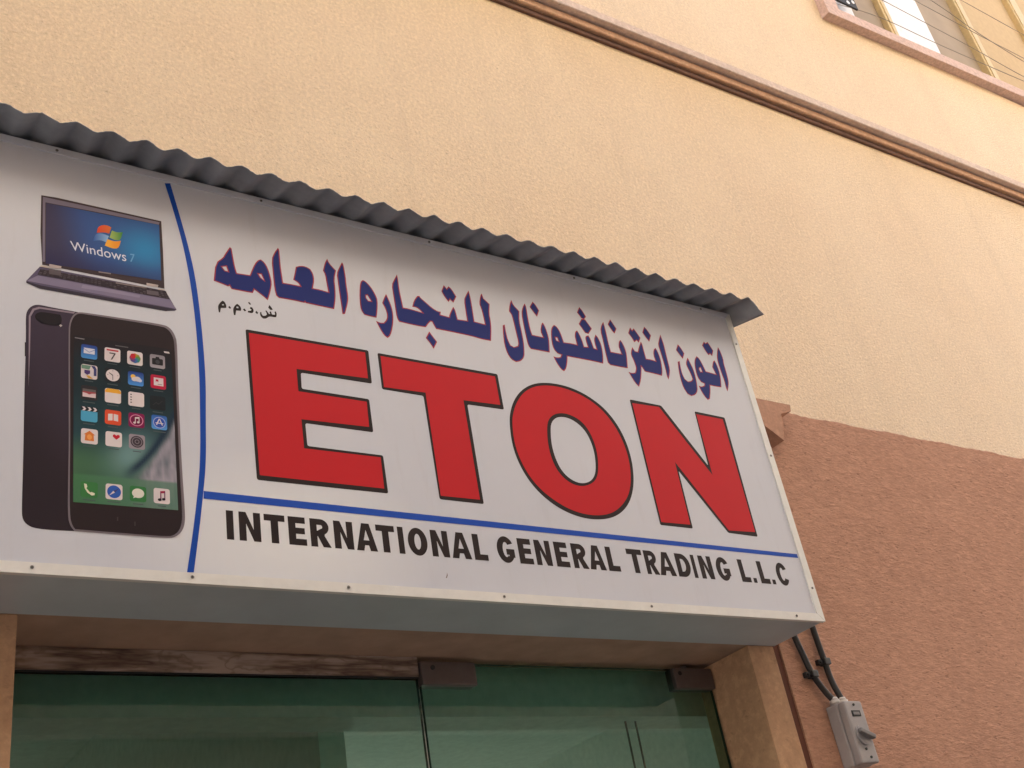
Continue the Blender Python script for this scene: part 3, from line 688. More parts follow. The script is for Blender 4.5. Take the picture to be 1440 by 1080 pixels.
DATA = {'AR':[[([(-1.6544,.7253),(-1.6484,.7764),(-1.6297,.7964),(-1.6265,.8048),(-1.6128,.8306),(-1.6094,.8273),(-1.607,.804),(-1.604,.7778),(-1.5999,.7595),(-1.5866,.7603),(-1.5682,.7616),(-1.5631,.7764),(-1.5548,.7972),(-1.5469,.8095),(-1.5394,.814),(-1.5311,.8084),(-1.5239,.7948),(-1.5189,.7722),(-1.5165,.7524),(-1.5199,.7331),(-1.5272,.708),(-1.5297,.7017),(-1.5412,.7114),(-1.5603,.7243),(-1.5644,.7133),(-1.5778,.7126),(-1.6139,.7122),(-1.6183,.721),(-1.6219,.7177),(-1.6382,.7219)],[[(-1.6342,.7692),(-1.6237,.7731),(-1.6201,.7594),(-1.6277,.76)],[(-1.5477,.7709),(-1.5405,.7719),(-1.5343,.7548),(-1.5432,.7619)]])],[([(-1.5118,.8219),(-1.5041,.8431),(-1.494,.8597),(-1.4915,.8561),(-1.4915,.8293),(-1.491,.7976),(-1.4883,.7596),(-1.4676,.7605),(-1.4449,.7607),(-1.4488,.7692),(-1.461,.7757),(-1.4558,.7959),(-1.4517,.8151),(-1.4392,.8214),(-1.4262,.8226),(-1.4155,.8178),(-1.4091,.8055),(-1.4079,.7866),(-1.4137,.762),(-1.3943,.7624),(-1.3731,.7601),(-1.3754,.7861),(-1.3768,.8115),(-1.3815,.8222),(-1.3745,.8467),(-1.3676,.8606),(-1.3639,.8484),(-1.3475,.8307),(-1.3548,.804),(-1.3544,.7783),(-1.3566,.746),(-1.3634,.714),(-1.3985,.7144),(-1.4349,.7153),(-1.4365,.718),(-1.4386,.7149),(-1.4637,.7159),(-1.5011,.7143),(-1.507,.7191),(-1.5102,.7367),(-1.5111,.7779)],[])],[([(-1.3283,.8598),(-1.3252,.8529),(-1.3231,.8162),(-1.3239,.7986),(-1.3221,.7604),(-1.3251,.7406),(-1.3361,.7066),(-1.342,.7043),(-1.3429,.7323),(-1.3443,.7658),(-1.345,.7978),(-1.3454,.8226),(-1.3379,.8408)],[])],[([(-1.284,.8119),(-1.2764,.8193),(-1.2688,.8168),(-1.2566,.8033),(-1.2471,.7838),(-1.2427,.7675),(-1.2474,.7342),(-1.2524,.7139),(-1.2707,.7141),(-1.2841,.7154),(-1.2913,.7285),(-1.2918,.7497),(-1.2897,.778)],[[(-1.2736,.7743),(-1.2691,.7764),(-1.2606,.7601),(-1.2685,.7593),(-1.2735,.7668)]])],[([(-1.2165,.791),(-1.2135,.783),(-1.2078,.7647),(-1.2045,.7438),(-1.2053,.7222),(-1.2106,.6955),(-1.22,.6682),(-1.2288,.6601),(-1.2377,.6666),(-1.2455,.6817),(-1.2537,.7031),(-1.2433,.7),(-1.2333,.7022),(-1.2241,.7138),(-1.2204,.7274),(-1.223,.7461),(-1.23,.7618),(-1.223,.7786)],[])],[([(-1.1775,.8605),(-1.1767,.8427),(-1.1772,.8158),(-1.1751,.7854),(-1.1733,.7606),(-1.156,.7613),(-1.1187,.7576),(-1.1268,.7657),(-1.1343,.7706),(-1.1456,.7702),(-1.1389,.7894),(-1.1272,.8065),(-1.1208,.808),(-1.1188,.8035),(-1.1058,.7932),(-1.0891,.7792),(-1.0735,.7717),(-1.065,.7725),(-1.0675,.763),(-1.0415,.761),(-1.0389,.7705),(-1.0242,.7962),(-1.0201,.7881),(-1.0173,.7597),(-.988,.7616),(-.9877,.7887),(-.9866,.8276),(-.9785,.8433),(-.9679,.8608),(-.966,.8462),(-.9656,.8164),(-.967,.7639),(-.9346,.762),(-.9355,.7935),(-.9374,.8137),(-.9409,.8255),(-.9329,.8517),(-.9272,.8612),(-.9249,.8466),(-.9086,.8318),(-.9154,.8003),(-.9152,.7775),(-.9176,.752),(-.9258,.7134),(-.9554,.7129),(-.9829,.716),(-1.0233,.7164),(-1.0422,.7168),(-1.0861,.7162),(-1.0916,.7281),(-1.0945,.7362),(-1.0997,.7361),(-1.1071,.728),(-1.1161,.7152),(-1.1342,.714),(-1.1664,.7146),(-1.1902,.7158),(-1.1948,.7266),(-1.1952,.7546),(-1.1957,.7893),(-1.1963,.8245),(-1.1868,.8436)],[]),([(-1.1077,.703),(-1.1019,.6934),(-1.0901,.6765),(-1.1026,.6548),(-1.1097,.6682),(-1.1199,.6822)],[]),([(-1.0419,.8603),(-1.0348,.8506),(-1.0279,.8603),(-1.0202,.8541),(-1.0097,.8325),(-1.0217,.8115),(-1.03,.8198),(-1.0358,.8105),(-1.0445,.8232),(-1.0515,.8397)],[])],[([(-.8344,.8617),(-.831,.847),(-.8155,.83),(-.8219,.798),(-.821,.7655),(-.8213,.7331),(-.824,.7079),(-.8292,.6824),(-.8433,.6675),(-.859,.6621),(-.8724,.668),(-.8813,.6843),(-.8848,.7103),(-.8827,.7401),(-.8781,.7708),(-.8724,.7745),(-.8731,.752),(-.8717,.7277),(-.8663,.7116),(-.8561,.7076),(-.8425,.714),(-.8379,.7247),(-.8397,.7591),(-.841,.7964),(-.8425,.8138),(-.8483,.8226),(-.8428,.8443)],[])],[([(-.7916,.8599),(-.7888,.8489),(-.7912,.8124),(-.791,.7769),(-.7882,.7599),(-.7527,.7597),(-.7575,.7789),(-.7483,.8039),(-.7433,.8088),(-.7377,.7933),(-.7346,.766),(-.7366,.7454),(-.7422,.7142),(-.7689,.7139),(-.8017,.7135),(-.8084,.7233),(-.8095,.7479),(-.8099,.783),(-.8091,.8238),(-.8008,.8462)],[]),([(-.7632,.8729),(-.7568,.8666),(-.7479,.8478),(-.759,.8259),(-.7658,.836),(-.7764,.853)],[])],[([(-.7219,.7835),(-.7162,.7988),(-.7067,.8091),(-.698,.805),(-.6913,.7923),(-.6882,.7741),(-.6862,.757),(-.6579,.7592),(-.6413,.7579),(-.6417,.7767),(-.6419,.7861),(-.637,.8014),(-.6299,.8076),(-.6246,.7968),(-.6197,.7765),(-.6183,.7566),(-.6044,.7583),(-.6067,.7791),(-.6049,.7914),(-.6001,.796),(-.5933,.7986),(-.5885,.7876),(-.5845,.7587),(-.575,.7571),(-.5765,.7758),(-.5754,.7903),(-.5663,.8066),(-.5596,.7984),(-.5547,.7778),(-.5552,.7562),(-.559,.7319),(-.5643,.7132),(-.5957,.7143),(-.6323,.7142),(-.6843,.7133),(-.6879,.6977),(-.6972,.6732),(-.7068,.6624),(-.7152,.6664),(-.7254,.6837),(-.7316,.703),(-.7213,.7016),(-.7087,.7051),(-.7031,.7143),(-.7156,.7164),(-.725,.7272),(-.7276,.7474)],[[(-.7111,.7682),(-.705,.7688),(-.7029,.7571),(-.7103,.759)]]),([(-.6019,.8914),(-.5941,.8821),(-.5862,.863),(-.595,.8525),(-.6033,.8543),(-.6141,.8714)],[]),([(-.604,.8513),(-.5913,.8521),(-.5754,.8252),(-.5917,.8049),(-.6026,.8062),(-.6174,.8319)],[])],[([(-.5267,.8576),(-.5256,.8419),(-.5256,.8175),(-.5268,.7883),(-.5257,.7585),(-.4874,.7589),(-.4904,.7763),(-.4911,.7834),(-.4849,.8016),(-.4789,.8065),(-.4733,.7967),(-.4693,.7781),(-.4694,.7588),(-.4783,.7142),(-.5086,.7132),(-.5388,.7134),(-.5457,.7203),(-.5459,.7486),(-.5442,.7895),(-.5445,.8257),(-.5364,.8445)],[]),([(-.4984,.8724),(-.4923,.8614),(-.4837,.8447),(-.4951,.8264),(-.5019,.8347),(-.5111,.8536)],[])],[([(-.4406,.7903),(-.4345,.7782),(-.4238,.7781),(-.415,.7965),(-.402,.817),(-.3996,.8086),(-.4,.7862),(-.3992,.7598),(-.382,.7609),(-.3645,.7587),(-.3669,.7793),(-.3601,.7986),(-.3518,.8058),(-.3472,.7966),(-.3439,.7749),(-.3443,.757),(-.3488,.7296),(-.3553,.712),(-.3813,.7138),(-.4168,.7148),(-.421,.7249),(-.4253,.7306),(-.4292,.7147),(-.4402,.6825),(-.4539,.6588),(-.463,.6678),(-.4702,.6835),(-.4781,.7013),(-.4659,.6993),(-.4542,.7036),(-.4466,.718),(-.4459,.7289),(-.4482,.7459),(-.4531,.7625),(-.4473,.779)],[]),([(-.4298,.8597),(-.4251,.8505),(-.4167,.8591),(-.4117,.8511),(-.4005,.8308),(-.4116,.8128),(-.417,.8196),(-.4278,.8107),(-.4318,.8221),(-.4417,.838)],[]),([(-.3737,.874),(-.366,.8665),(-.3567,.8479),(-.3695,.8248),(-.3774,.8356),(-.3861,.852)],[])],[([(-.3178,.8583),(-.3165,.8459),(-.3146,.8235),(-.3161,.7938),(-.3169,.7667),(-.3177,.7398),(-.324,.7232),(-.3335,.7039),(-.3358,.7122),(-.3344,.7411),(-.3349,.7722),(-.3361,.8011),(-.3373,.82),(-.3286,.8389)],[])],[([(-.2328,.7951),(-.2293,.7821),(-.223,.7584),(-.2228,.7314),(-.2259,.7063),(-.2309,.6833),(-.2447,.6678),(-.2616,.6616),(-.2748,.667),(-.2839,.6851),(-.2856,.7112),(-.2832,.7427),(-.2775,.7729),(-.2701,.7765),(-.2729,.7558),(-.2737,.7333),(-.269,.7164),(-.2588,.7094),(-.2452,.7129),(-.2372,.7221),(-.2391,.7397),(-.2449,.761),(-.2464,.772),(-.2391,.787)],[]),([(-.2576,.8371),(-.2512,.8292),(-.2423,.8092),(-.2537,.7887),(-.2607,.7988),(-.2707,.815)],[])],[([(-.194,.8083),(-.1858,.8019),(-.1793,.7825),(-.174,.7596),(-.1563,.7583),(-.1348,.7565),(-.1388,.7718),(-.141,.7805),(-.1316,.8008),(-.1243,.8068),(-.1201,.796),(-.1173,.7735),(-.1195,.7479),(-.1288,.7134),(-.1486,.7121),(-.1731,.7123),(-.1785,.6924),(-.1906,.6638),(-.1999,.6589),(-.209,.6695),(-.2162,.6859),(-.2198,.7019),(-.2089,.7005),(-.1965,.7071),(-.1942,.7142),(-.2057,.7177),(-.2142,.7308),(-.2153,.7508),(-.2121,.7763),(-.2044,.796)],[[(-.1956,.768),(-.1911,.77),(-.1895,.7556),(-.1963,.7543),(-.1986,.7629)]]),([(-.1455,.8692),(-.1405,.8643),(-.1303,.8711),(-.1247,.8605),(-.1173,.8432),(-.1283,.8223),(-.1338,.8294),(-.1425,.823),(-.1491,.8345),(-.157,.8539)],[])],[([(-.0916,.86),(-.0868,.8468),(-.0844,.8191),(-.0881,.8044),(-.088,.7743),(-.0901,.7418),(-.096,.7248),(-.1074,.7036),(-.1092,.7134),(-.1075,.741),(-.1105,.7702),(-.1114,.8023),(-.1088,.8214),(-.0988,.8468)],[])]],'SM':[([(-1.6472,.6594),(-1.6424,.6685),(-1.6365,.6752),(-1.632,.6729),(-1.6284,.665),(-1.6287,.657),(-1.6373,.655),(-1.6412,.6544),(-1.6434,.6417),(-1.6463,.6411),(-1.6475,.6514)],[[(-1.6382,.6648),(-1.6346,.6663),(-1.6338,.6627),(-1.6381,.6618)]]),([(-1.6211,.664),(-1.6173,.6596),(-1.6203,.6562),(-1.6244,.6603)],[]),([(-1.6128,.6592),(-1.6084,.6683),(-1.6029,.6742),(-1.5974,.6708),(-1.5937,.6636),(-1.5952,.6565),(-1.6021,.6556),(-1.6061,.6551),(-1.6084,.6422),(-1.6119,.6414),(-1.6131,.6511)],[[(-1.6051,.6657),(-1.601,.6666),(-1.6001,.6628),(-1.6047,.662)]]),([(-1.5867,.6651),(-1.5824,.6601),(-1.586,.657),(-1.5901,.6617)],[]),([(-1.5719,.6726),(-1.5679,.6721),(-1.5647,.6661),(-1.5657,.6591),(-1.5699,.6555),(-1.5791,.6561),(-1.5783,.6603),(-1.5713,.6626),(-1.57,.6656),(-1.5739,.6681)],[]),([(-1.5747,.6862),(-1.57,.6805),(-1.5728,.6781),(-1.5771,.6829)],[]),([(-1.5584,.6651),(-1.5543,.6603),(-1.5571,.6559),(-1.5613,.6604)],[]),([(-1.5498,.6627),(-1.5467,.6647),(-1.5465,.658),(-1.5432,.6547),(-1.5373,.656),(-1.5335,.6609),(-1.5349,.666),(-1.537,.6696),(-1.5346,.6715),(-1.5302,.6657),(-1.5286,.6627),(-1.5256,.664),(-1.5271,.6691),(-1.5234,.6713),(-1.5215,.6636),(-1.5156,.6635),(-1.5137,.6653),(-1.515,.6718),(-1.5113,.674),(-1.5095,.6662),(-1.5118,.6576),(-1.5172,.6564),(-1.5219,.6567),(-1.5291,.6558),(-1.5329,.6516),(-1.5378,.6478),(-1.5437,.6472),(-1.5481,.6509),(-1.5502,.6558)],[]),([(-1.5264,.6884),(-1.5225,.6845),(-1.5185,.6772),(-1.5237,.6746),(-1.5293,.6802)],[])],'RED':[(([(-1.5869,.6091),(-1.2851,.6126),(-1.2863,.5207),(-1.4626,.5183),(-1.4639,.4764),(-1.2985,.4771),(-1.2977,.3902),(-1.4624,.3888),(-1.462,.3327),(-1.2802,.3339),(-1.2788,.2393),(-1.5814,.2369)],[]),([(-1.5797,.601),(-1.2945,.6052),(-1.295,.5335),(-1.4726,.5264),(-1.4724,.4682),(-1.3056,.4689),(-1.3069,.4028),(-1.4709,.3974),(-1.4702,.3256),(-1.287,.328),(-1.2875,.2504),(-1.5747,.2484)],[])),(([(-1.2617,.6105),(-.9248,.613),(-.9248,.5094),(-1.031,.5069),(-1.0316,.2398),(-1.1491,.2395),(-1.1519,.5105),(-1.2614,.5102)],[]),([(-1.2543,.6031),(-.9335,.6044),(-.9336,.5215),(-1.0404,.5173),(-1.0405,.2501),(-1.1448,.2487),(-1.1448,.5208),(-1.2557,.5168)],[])),(([(-.9162,.4704),(-.9086,.503),(-.8898,.542),(-.8597,.5775),(-.8205,.6029),(-.7747,.6152),(-.7215,.6171),(-.6743,.6084),(-.6331,.5912),(-.5942,.5637),(-.5641,.5199),(-.548,.4681),(-.5452,.4112),(-.5557,.3536),(-.5761,.308),(-.6033,.2741),(-.6413,.2474),(-.6882,.2334),(-.7397,.2309),(-.7874,.2402),(-.8284,.258),(-.8667,.287),(-.895,.3245),(-.9136,.3709),(-.9201,.4195)],[[(-.7922,.4733),(-.7849,.4944),(-.7674,.5113),(-.7443,.5177),(-.7188,.5148),(-.6954,.502),(-.6781,.4822),(-.6692,.4551),(-.6661,.4233),(-.6708,.3869),(-.6802,.3583),(-.6982,.3386),(-.7243,.3286),(-.7493,.3306),(-.7717,.3432),(-.7879,.3642),(-.7971,.3978),(-.7986,.4328)]]),([(-.9086,.4676),(-.9009,.5003),(-.8824,.5371),(-.8546,.5714),(-.8179,.5951),(-.7766,.6065),(-.7278,.6088),(-.6808,.6001),(-.6396,.5838),(-.6029,.5568),(-.574,.5142),(-.5582,.4646),(-.5547,.4099),(-.5649,.3565),(-.5831,.315),(-.6092,.285),(-.6449,.2584),(-.6874,.2447),(-.7369,.2423),(-.7828,.251),(-.8219,.2691),(-.8599,.2959),(-.8876,.331),(-.9056,.375),(-.9124,.4213)],[[(-.8031,.4756),(-.7932,.5012),(-.7718,.5207),(-.7416,.5296),(-.7117,.5261),(-.6841,.5119),(-.6678,.4878),(-.6595,.4585),(-.6569,.4246),(-.6626,.388),(-.6731,.3553),(-.693,.3335),(-.7264,.32),(-.7577,.322),(-.7817,.3363),(-.7996,.3589),(-.8088,.3924),(-.8099,.4312)]])),(([(-.5001,.61),(-.3891,.6086),(-.2724,.4367),(-.2665,.6098),(-.1524,.6074),(-.1601,.2341),(-.2673,.236),(-.3888,.4066),(-.3921,.237),(-.5024,.2369)],[]),([(-.4941,.5992),(-.3987,.6024),(-.2659,.4086),(-.2629,.6009),(-.1623,.6001),(-.1649,.2474),(-.2631,.2435),(-.3937,.4321),(-.3977,.2476),(-.4964,.2456)],[]))],'CURVE':([(-1.7611,.9753),(-1.7439,.906),(-1.7241,.8179),(-1.7098,.7222),(-1.7008,.6227),(-1.6966,.5312),(-1.6953,.4526),(-1.697,.3595),(-1.698,.3085),(-1.7015,.242),(-1.7112,.1611),(-1.7201,.0985),(-1.7325,.0228),(-1.7193,.0237),(-1.7071,.1057),(-1.6995,.1623),(-1.6956,.1944),(-1.6896,.2435),(-1.6864,.2934),(-1.6848,.3614),(-1.6817,.455),(-1.6836,.5338),(-1.6882,.6255),(-1.6965,.7255),(-1.7122,.8182),(-1.7318,.9065),(-1.7484,.9793)],[]),'HL':([(-1.6948,.1986),(-.0267,.1939),(-.0264,.1826),(-1.6954,.1816)],[]),'LAP':{'lid':[(-2.0257,.8583),(-1.995,.8612),(-1.8962,.8614),(-1.7706,.8614),(-1.7678,.7782),(-1.7661,.6763),(-1.8941,.6772),(-2.0171,.6766),(-2.0235,.7563)],'bez':[(-2.0224,.8548),(-1.9212,.856),(-1.7747,.8568),(-1.7761,.8497),(-1.921,.8458),(-2.0148,.8415),(-2.0169,.8409),(-2.0119,.6855),(-2.0169,.6842)],'screen':[(-2.0155,.8397),(-1.7758,.8491),(-1.7728,.6962),(-2.0108,.6813)],'logo':[(-1.9052,.6877),(-1.8796,.6892),(-1.8803,.6859),(-1.9051,.6846)],'base':[(-2.0215,.671),(-1.7641,.6714),(-1.7405,.6269),(-1.7444,.6229),(-1.7637,.6186),(-2.0195,.6164),(-2.0458,.6247),(-2.046,.6291)],'deck':[(-2.0241,.6478),(-1.7547,.6501),(-1.7412,.6289),(-2.0449,.6294)],'key':[(-2.0202,.6653),(-1.7629,.6702),(-1.7555,.6506),(-2.0253,.6496)],'front':[(-2.0452,.6278),(-2.0186,.6239),(-1.7418,.6273),(-1.7637,.6177),(-2.0194,.6155),(-2.0457,.6238)],'h1':[(-2.0034,.6817),(-1.9797,.6817),(-1.9806,.6753),(-2.0043,.6724)],'h2':[(-1.8048,.6821),(-1.7794,.6826),(-1.7807,.676),(-1.8049,.6751)],'strip':[(-2.0205,.6737),(-2.0043,.6742),(-2.0042,.6712),(-2.0203,.6701)],'strip2':[(-1.7795,.6731),(-1.7654,.674),(-1.7647,.671),(-1.7795,.67)],'strip3':[(-1.8696,.6678),(-1.8049,.6701),(-1.8049,.6676),(-1.8696,.6647)],'ref1':[(-2.0042,.6694),(-1.9798,.671),(-1.9806,.6572),(-2.0026,.6562)],'ref2':[(-1.8049,.6633),(-1.7796,.6646),(-1.7784,.654),(-1.8038,.6527)],'pad':[(-1.9368,.6453),(-1.8743,.6473),(-1.8176,.6463),(-1.8201,.6395),(-1.8743,.639),(-1.939,.6366)],'red':[(-1.9085,.8047),(-1.8982,.8141),(-1.8882,.8153),(-1.8801,.8121),(-1.8842,.7937),(-1.8954,.7947),(-1.9102,.7887)],'grn':[(-1.8785,.804),(-1.8679,.8015),(-1.8553,.806),(-1.8598,.7833),(-1.8703,.7791),(-1.8834,.7832)],'blu':[(-1.9132,.7856),(-1.9004,.7908),(-1.8849,.787),(-1.8897,.7686),(-1.9026,.7715),(-1.9173,.7652)],'yel':[(-1.8883,.778),(-1.8728,.7752),(-1.8595,.7811),(-1.8639,.7589),(-1.8776,.7552),(-1.8931,.7591)],'text':[(-1.965,.7522),(-1.8488,.7527),(-1.8475,.7281),(-1.9613,.729)],'seven':[(-1.8395,.7513),(-1.8304,.7524),(-1.8309,.7485),(-1.8365,.7304),(-1.8395,.7302),(-1.8334,.7488),(-1.8395,.7481)]},'PH':{'back':[(-2.038,.3659),(-2.0405,.4938),(-2.0434,.5437),(-2.0405,.5594),(-2.0316,.572),(-2.02,.5768),(-1.9961,.5755),(-1.95,.5752),(-1.9328,.5744),(-1.8932,.0933),(-1.9446,.0886),(-2.0071,.0877),(-2.0221,.0943),(-2.0299,.1049),(-2.0319,.1219),(-2.0336,.2155)],'bhl':[(-2.0312,.381),(-2.0376,.5449),(-2.0313,.5639),(-2.0198,.571),(-1.95,.5736),(-1.9523,.5694),(-1.9886,.568),(-2.0173,.567),(-2.0277,.5607),(-2.034,.5442),(-2.032,.4663)],'lens':[(-2.0271,.5473),(-2.0227,.5558),(-2.0123,.5606),(-1.9788,.561),(-1.9749,.5527),(-1.9757,.5389),(-1.9827,.5322),(-2.0112,.5312),(-2.0232,.5376)],'flash':[(-1.9799,.5349),(-1.9769,.5377),(-1.9737,.5354),(-1.9767,.5311)],'bbtn':[(-2.0423,.4817),(-2.0405,.4821),(-2.0391,.4505),(-2.0409,.4487)],'rim':[(-1.9548,.2884),(-1.9617,.5252),(-1.9603,.5468),(-1.9546,.5649),(-1.9451,.5753),(-1.9229,.5772),(-1.7715,.5824),(-1.7556,.5768),(-1.7452,.5599),(-1.741,.5401),(-1.7411,.4318),(-1.7379,.2537),(-1.7331,.1464),(-1.7346,.1216),(-1.7412,.1051),(-1.7526,.0941),(-1.7666,.0898),(-1.8403,.0893),(-1.9395,.0891),(-1.9474,.0985),(-1.9525,.1183),(-1.9538,.2258)],'glass':[(-1.9521,.2888),(-1.959,.5243),(-1.9573,.5459),(-1.9521,.5623),(-1.9438,.5719),(-1.9228,.5729),(-1.7742,.577),(-1.7597,.5718),(-1.7501,.5557),(-1.747,.5373),(-1.7456,.431),(-1.7431,.253),(-1.7389,.1458),(-1.7408,.1225),(-1.7462,.1068),(-1.7568,.0967),(-1.768,.0933),(-1.8403,.0928),(-1.9384,.093),(-1.9444,.1011),(-1.949,.1201),(-1.9512,.2261)],'edge':[(-1.7469,.5547),(-1.7451,.5393),(-1.7451,.4311),(-1.7417,.2532),(-1.7374,.1459),(-1.7394,.1226),(-1.7439,.1085),(-1.7409,.1179),(-1.7383,.1458),(-1.7428,.253),(-1.7461,.431),(-1.7467,.5389)],'screen':[(-1.9515,.5168),(-1.7544,.5217),(-1.7473,.1505),(-1.9435,.1472)],'home':[(-1.8639,.1248),(-1.8612,.125),(-1.8612,.117),(-1.8639,.1167)],'home2':[(-1.8316,.1183),(-1.8289,.1186),(-1.8289,.1096),(-1.8316,.1094)],'icons':[(-1.9208,.4825),(-1.875,.484),(-1.8299,.4846),(-1.7837,.4856),(-1.9199,.4354),(-1.8742,.4355),(-1.8282,.4359),(-1.7825,.436),(-1.9191,.3868),(-1.8733,.3877),(-1.8275,.3873),(-1.7843,.3857),(-1.9182,.3382),(-1.8727,.3383),(-1.8271,.3388),(-1.7816,.341),(-1.9169,.2895),(-1.871,.2898),(-1.8263,.2903),(-1.9154,.1757),(-1.8696,.1763),(-1.8244,.1768),(-1.7788,.1773)],'batt':[(-1.7703,.5138),(-1.7593,.5141),(-1.758,.51),(-1.7691,.51)],'stat':[(-1.9493,.5122),(-1.9303,.5121),(-1.9308,.5096),(-1.9492,.5098)]},'LT':[('I',-1.6509,-1.6361),('N',-1.6248,-1.5796),('T',-1.5721,-1.5274),('E',-1.5201,-1.4812),('R',-1.4722,-1.4271),('N',-1.4189,-1.3752),('A',-1.3692,-1.3203),('T',-1.3207,-1.2763),('I',-1.2685,-1.2546),('O',-1.2447,-1.197),('N',-1.1873,-1.1436),('A',-1.1373,-1.0869),('L',-1.0794,-1.0435),('G',-1.0164,-.969),('E',-.9582,-.92),('N',-.9114,-.8671),('E',-.8552,-.8166),('R',-.8052,-.7611),('A',-.7579,-.7096),('L',-.7022,-.6658),('T',-.6376,-.5898),('R',-.583,-.5427),('A',-.5412,-.4884),('D',-.4814,-.4357),('I',-.4286,-.4168),('N',-.4032,-.3597),('G',-.3463,-.2994),('L',-.2651,-.2312),('.',-.2227,-.2105),('L',-.1962,-.1614),('.',-.1538,-.1417),('C',-.1296,-.0864)]}

RED, BLK = pc(176, 33, 39), pc(42, 34, 33)
for b, r in DATA['RED']:
    oo = len(b[1]) > 0
    sm = (lambda q: chaikin(q, 60, 3)) if oo else (lambda q: q)
    p = Print()
    def rnd_corner(q, rr=0.006):
        out = []
        m = len(q)
        for i in range(m):
            a, c_, e = Vector(q[i - 1]), Vector(q[i]), Vector(q[(i + 1) % m])
            out += [tuple(c_ + (a - c_).normalized() * rr), tuple(c_ + ((a - c_).normalized() + (e - c_).normalized()) * rr * 0.3), tuple(c_ + (e - c_).normalized() * rr)]
        return out
    p.poly(sm(b[0]) if oo else rnd_corner(b[0], 0.004), BLK, 1, [sm(h) for h in b[1]])
    p.poly(sm(r[0]), RED, 2, [sm(h) for h in r[1]])
    p.build('red_letter', SG)
NAVY, CRIM = pc(30, 40, 100), pc(150, 52, 62)
for w in DATA['AR']:
    p = Print()
    for outer, holes in w:
        q = chaikin(outer, 38, 1)
        p.poly(inset(q, -0.0006), CRIM, 1, [inset(h, 0.0004) for h in holes])
        p.poly(inset(q, 0.0022), NAVY, 2, [inset(h, -0.0022) for h in holes])
    p.build('blue_letter', SG)
p = Print()
for outer, holes in DATA['SM']:
    p.poly(chaikin(outer, 45, 1), BLK, 1, holes)
p.build('small_lettering', SG)
Print().poly(chaikin(DATA['CURVE'][0], 25, 2), pc(24, 66, 150), 1).build('blue_curve', SG)
Print().poly(DATA['HL'][0], pc(34, 72, 160), 2).build('blue_line', SG)

# lettering row under the blue line, drawn as block capitals
ZB, ZH = 0.0980, 0.0632
SW, HS = 0.0160, 0.0143
def arc(cx, cz, rx, rz, a0, a1, n=14):
    return [(cx + rx * math.cos(math.radians(a0 + (a1 - a0) * i / n)), cz + rz * math.sin(math.radians(a0 + (a1 - a0) * i / n))) for i in range(n + 1)]
def glyph(ch, w):
    H, s, h = ZH, min(SW, w * 0.335) if ch in 'RDGCOA' else SW, HS
    if ch == 'I':
        s = w
    if ch == 'I':
        return [(0, 0), (w, 0), (w, H), (0, H)], []
    if ch == '.':
        return [(0, 0), (w, 0), (w, 0.0135), (0, 0.0135)], []
    if ch == 'L':
        return [(0, 0), (w, 0), (w, h), (s, h), (s, H), (0, H)], []
    if ch == 'T':
        m = w / 2
        return [(m - s / 2, 0), (m + s / 2, 0), (m + s / 2, H - h), (w, H - h), (w, H), (0, H), (0, H - h), (m - s / 2, H - h)], []
    if ch == 'E':
        return [(0, 0), (w, 0), (w, h), (s, h), (s, H * .40), (w * .92, H * .40), (w * .92, H * .40 + h * .95), (s, H * .40 + h * .95), (s, H - h), (w * .96, H - h), (w * .96, H), (0, H)], []
    if ch == 'N':
        q = s * .93
        return [(0, 0), (q, 0), (q, H * .60), (w - q, 0), (w, 0), (w, H), (w - q, H), (w - q, H * .40), (q, H), (0, H)], []
    if ch == 'A':
        m = w / 2
        return [(0, 0), (s * 1.05, 0), (s * 1.05 + w * .065, H * .2), (w - s * 1.05 - w * .065, H * .2), (w - s * 1.05, 0), (w, 0), (m + s * .56, H), (m - s * .56, H)], [[(m - w * .135, H * .38), (m + w * .135, H * .38), (m, H * .76)]]
    if ch == 'R':
        bx_ = w * .52
        rr = H * .285
        out = [(0, 0), (s, 0), (s, H * .38), (w * .36, H * .38)] + [(w - s * 1.18, 0), (w, 0), (w * .70, H * .40)] + arc(bx_, H - rr, w * .93 - bx_, rr, -62, 90, 12) + [(0, H)]
        r2 = rr - h * .95
        hole = [(s, H * .43 + h * .6)] + arc(bx_, H - rr, max(.004, w * .93 - bx_ - s * .95), r2, -90, 90, 8) + [(s, H - h * .95)]
        return out, [hole]
    if ch == 'D':
        cx = w * .42
        return [(0, 0)] + arc(cx, H / 2, w - cx, H / 2, -90, 90, 16) + [(0, H)], [[(s, h)] + arc(cx, H / 2, w - cx - s, H / 2 - h, -90, 90, 12) + [(s, H - h)]]
    if ch == 'O':
        return arc(w / 2, H / 2, w / 2, H * .52, 0, 354, 40), [arc(w / 2, H / 2, w / 2 - s, H * .52 - h, 0, 350, 30)]
    if ch == 'C':
        return arc(w / 2, H / 2, w / 2, H * .52, 28, 332, 32) + arc(w / 2, H / 2, w / 2 - s, H * .52 - h, 322, 38, 24), []
    if ch == 'G':
        o = arc(w / 2, H / 2, w / 2, H * .52, 30, 325, 32)
        return o + [(w * .99, H * .20), (w * .99, H * .53), (w * .52, H * .53), (w * .52, H * .53 - h), (w - s, H * .53 - h), (w - s, H * .24)] + arc(w / 2, H / 2, w / 2 - s, H * .52 - h, 312, 40, 22), []
for ch, x0, x1 in DATA['LT']:
    o_, h_ = glyph(ch, x1 - x0)
    f = lambda q: [(x0 + x, ZB + z) for x, z in q]
    Print().poly(f(o_), BLK, 1, [f(q) for q in h_]).build('full_stop' if ch == '.' else 'black_letter', SG)

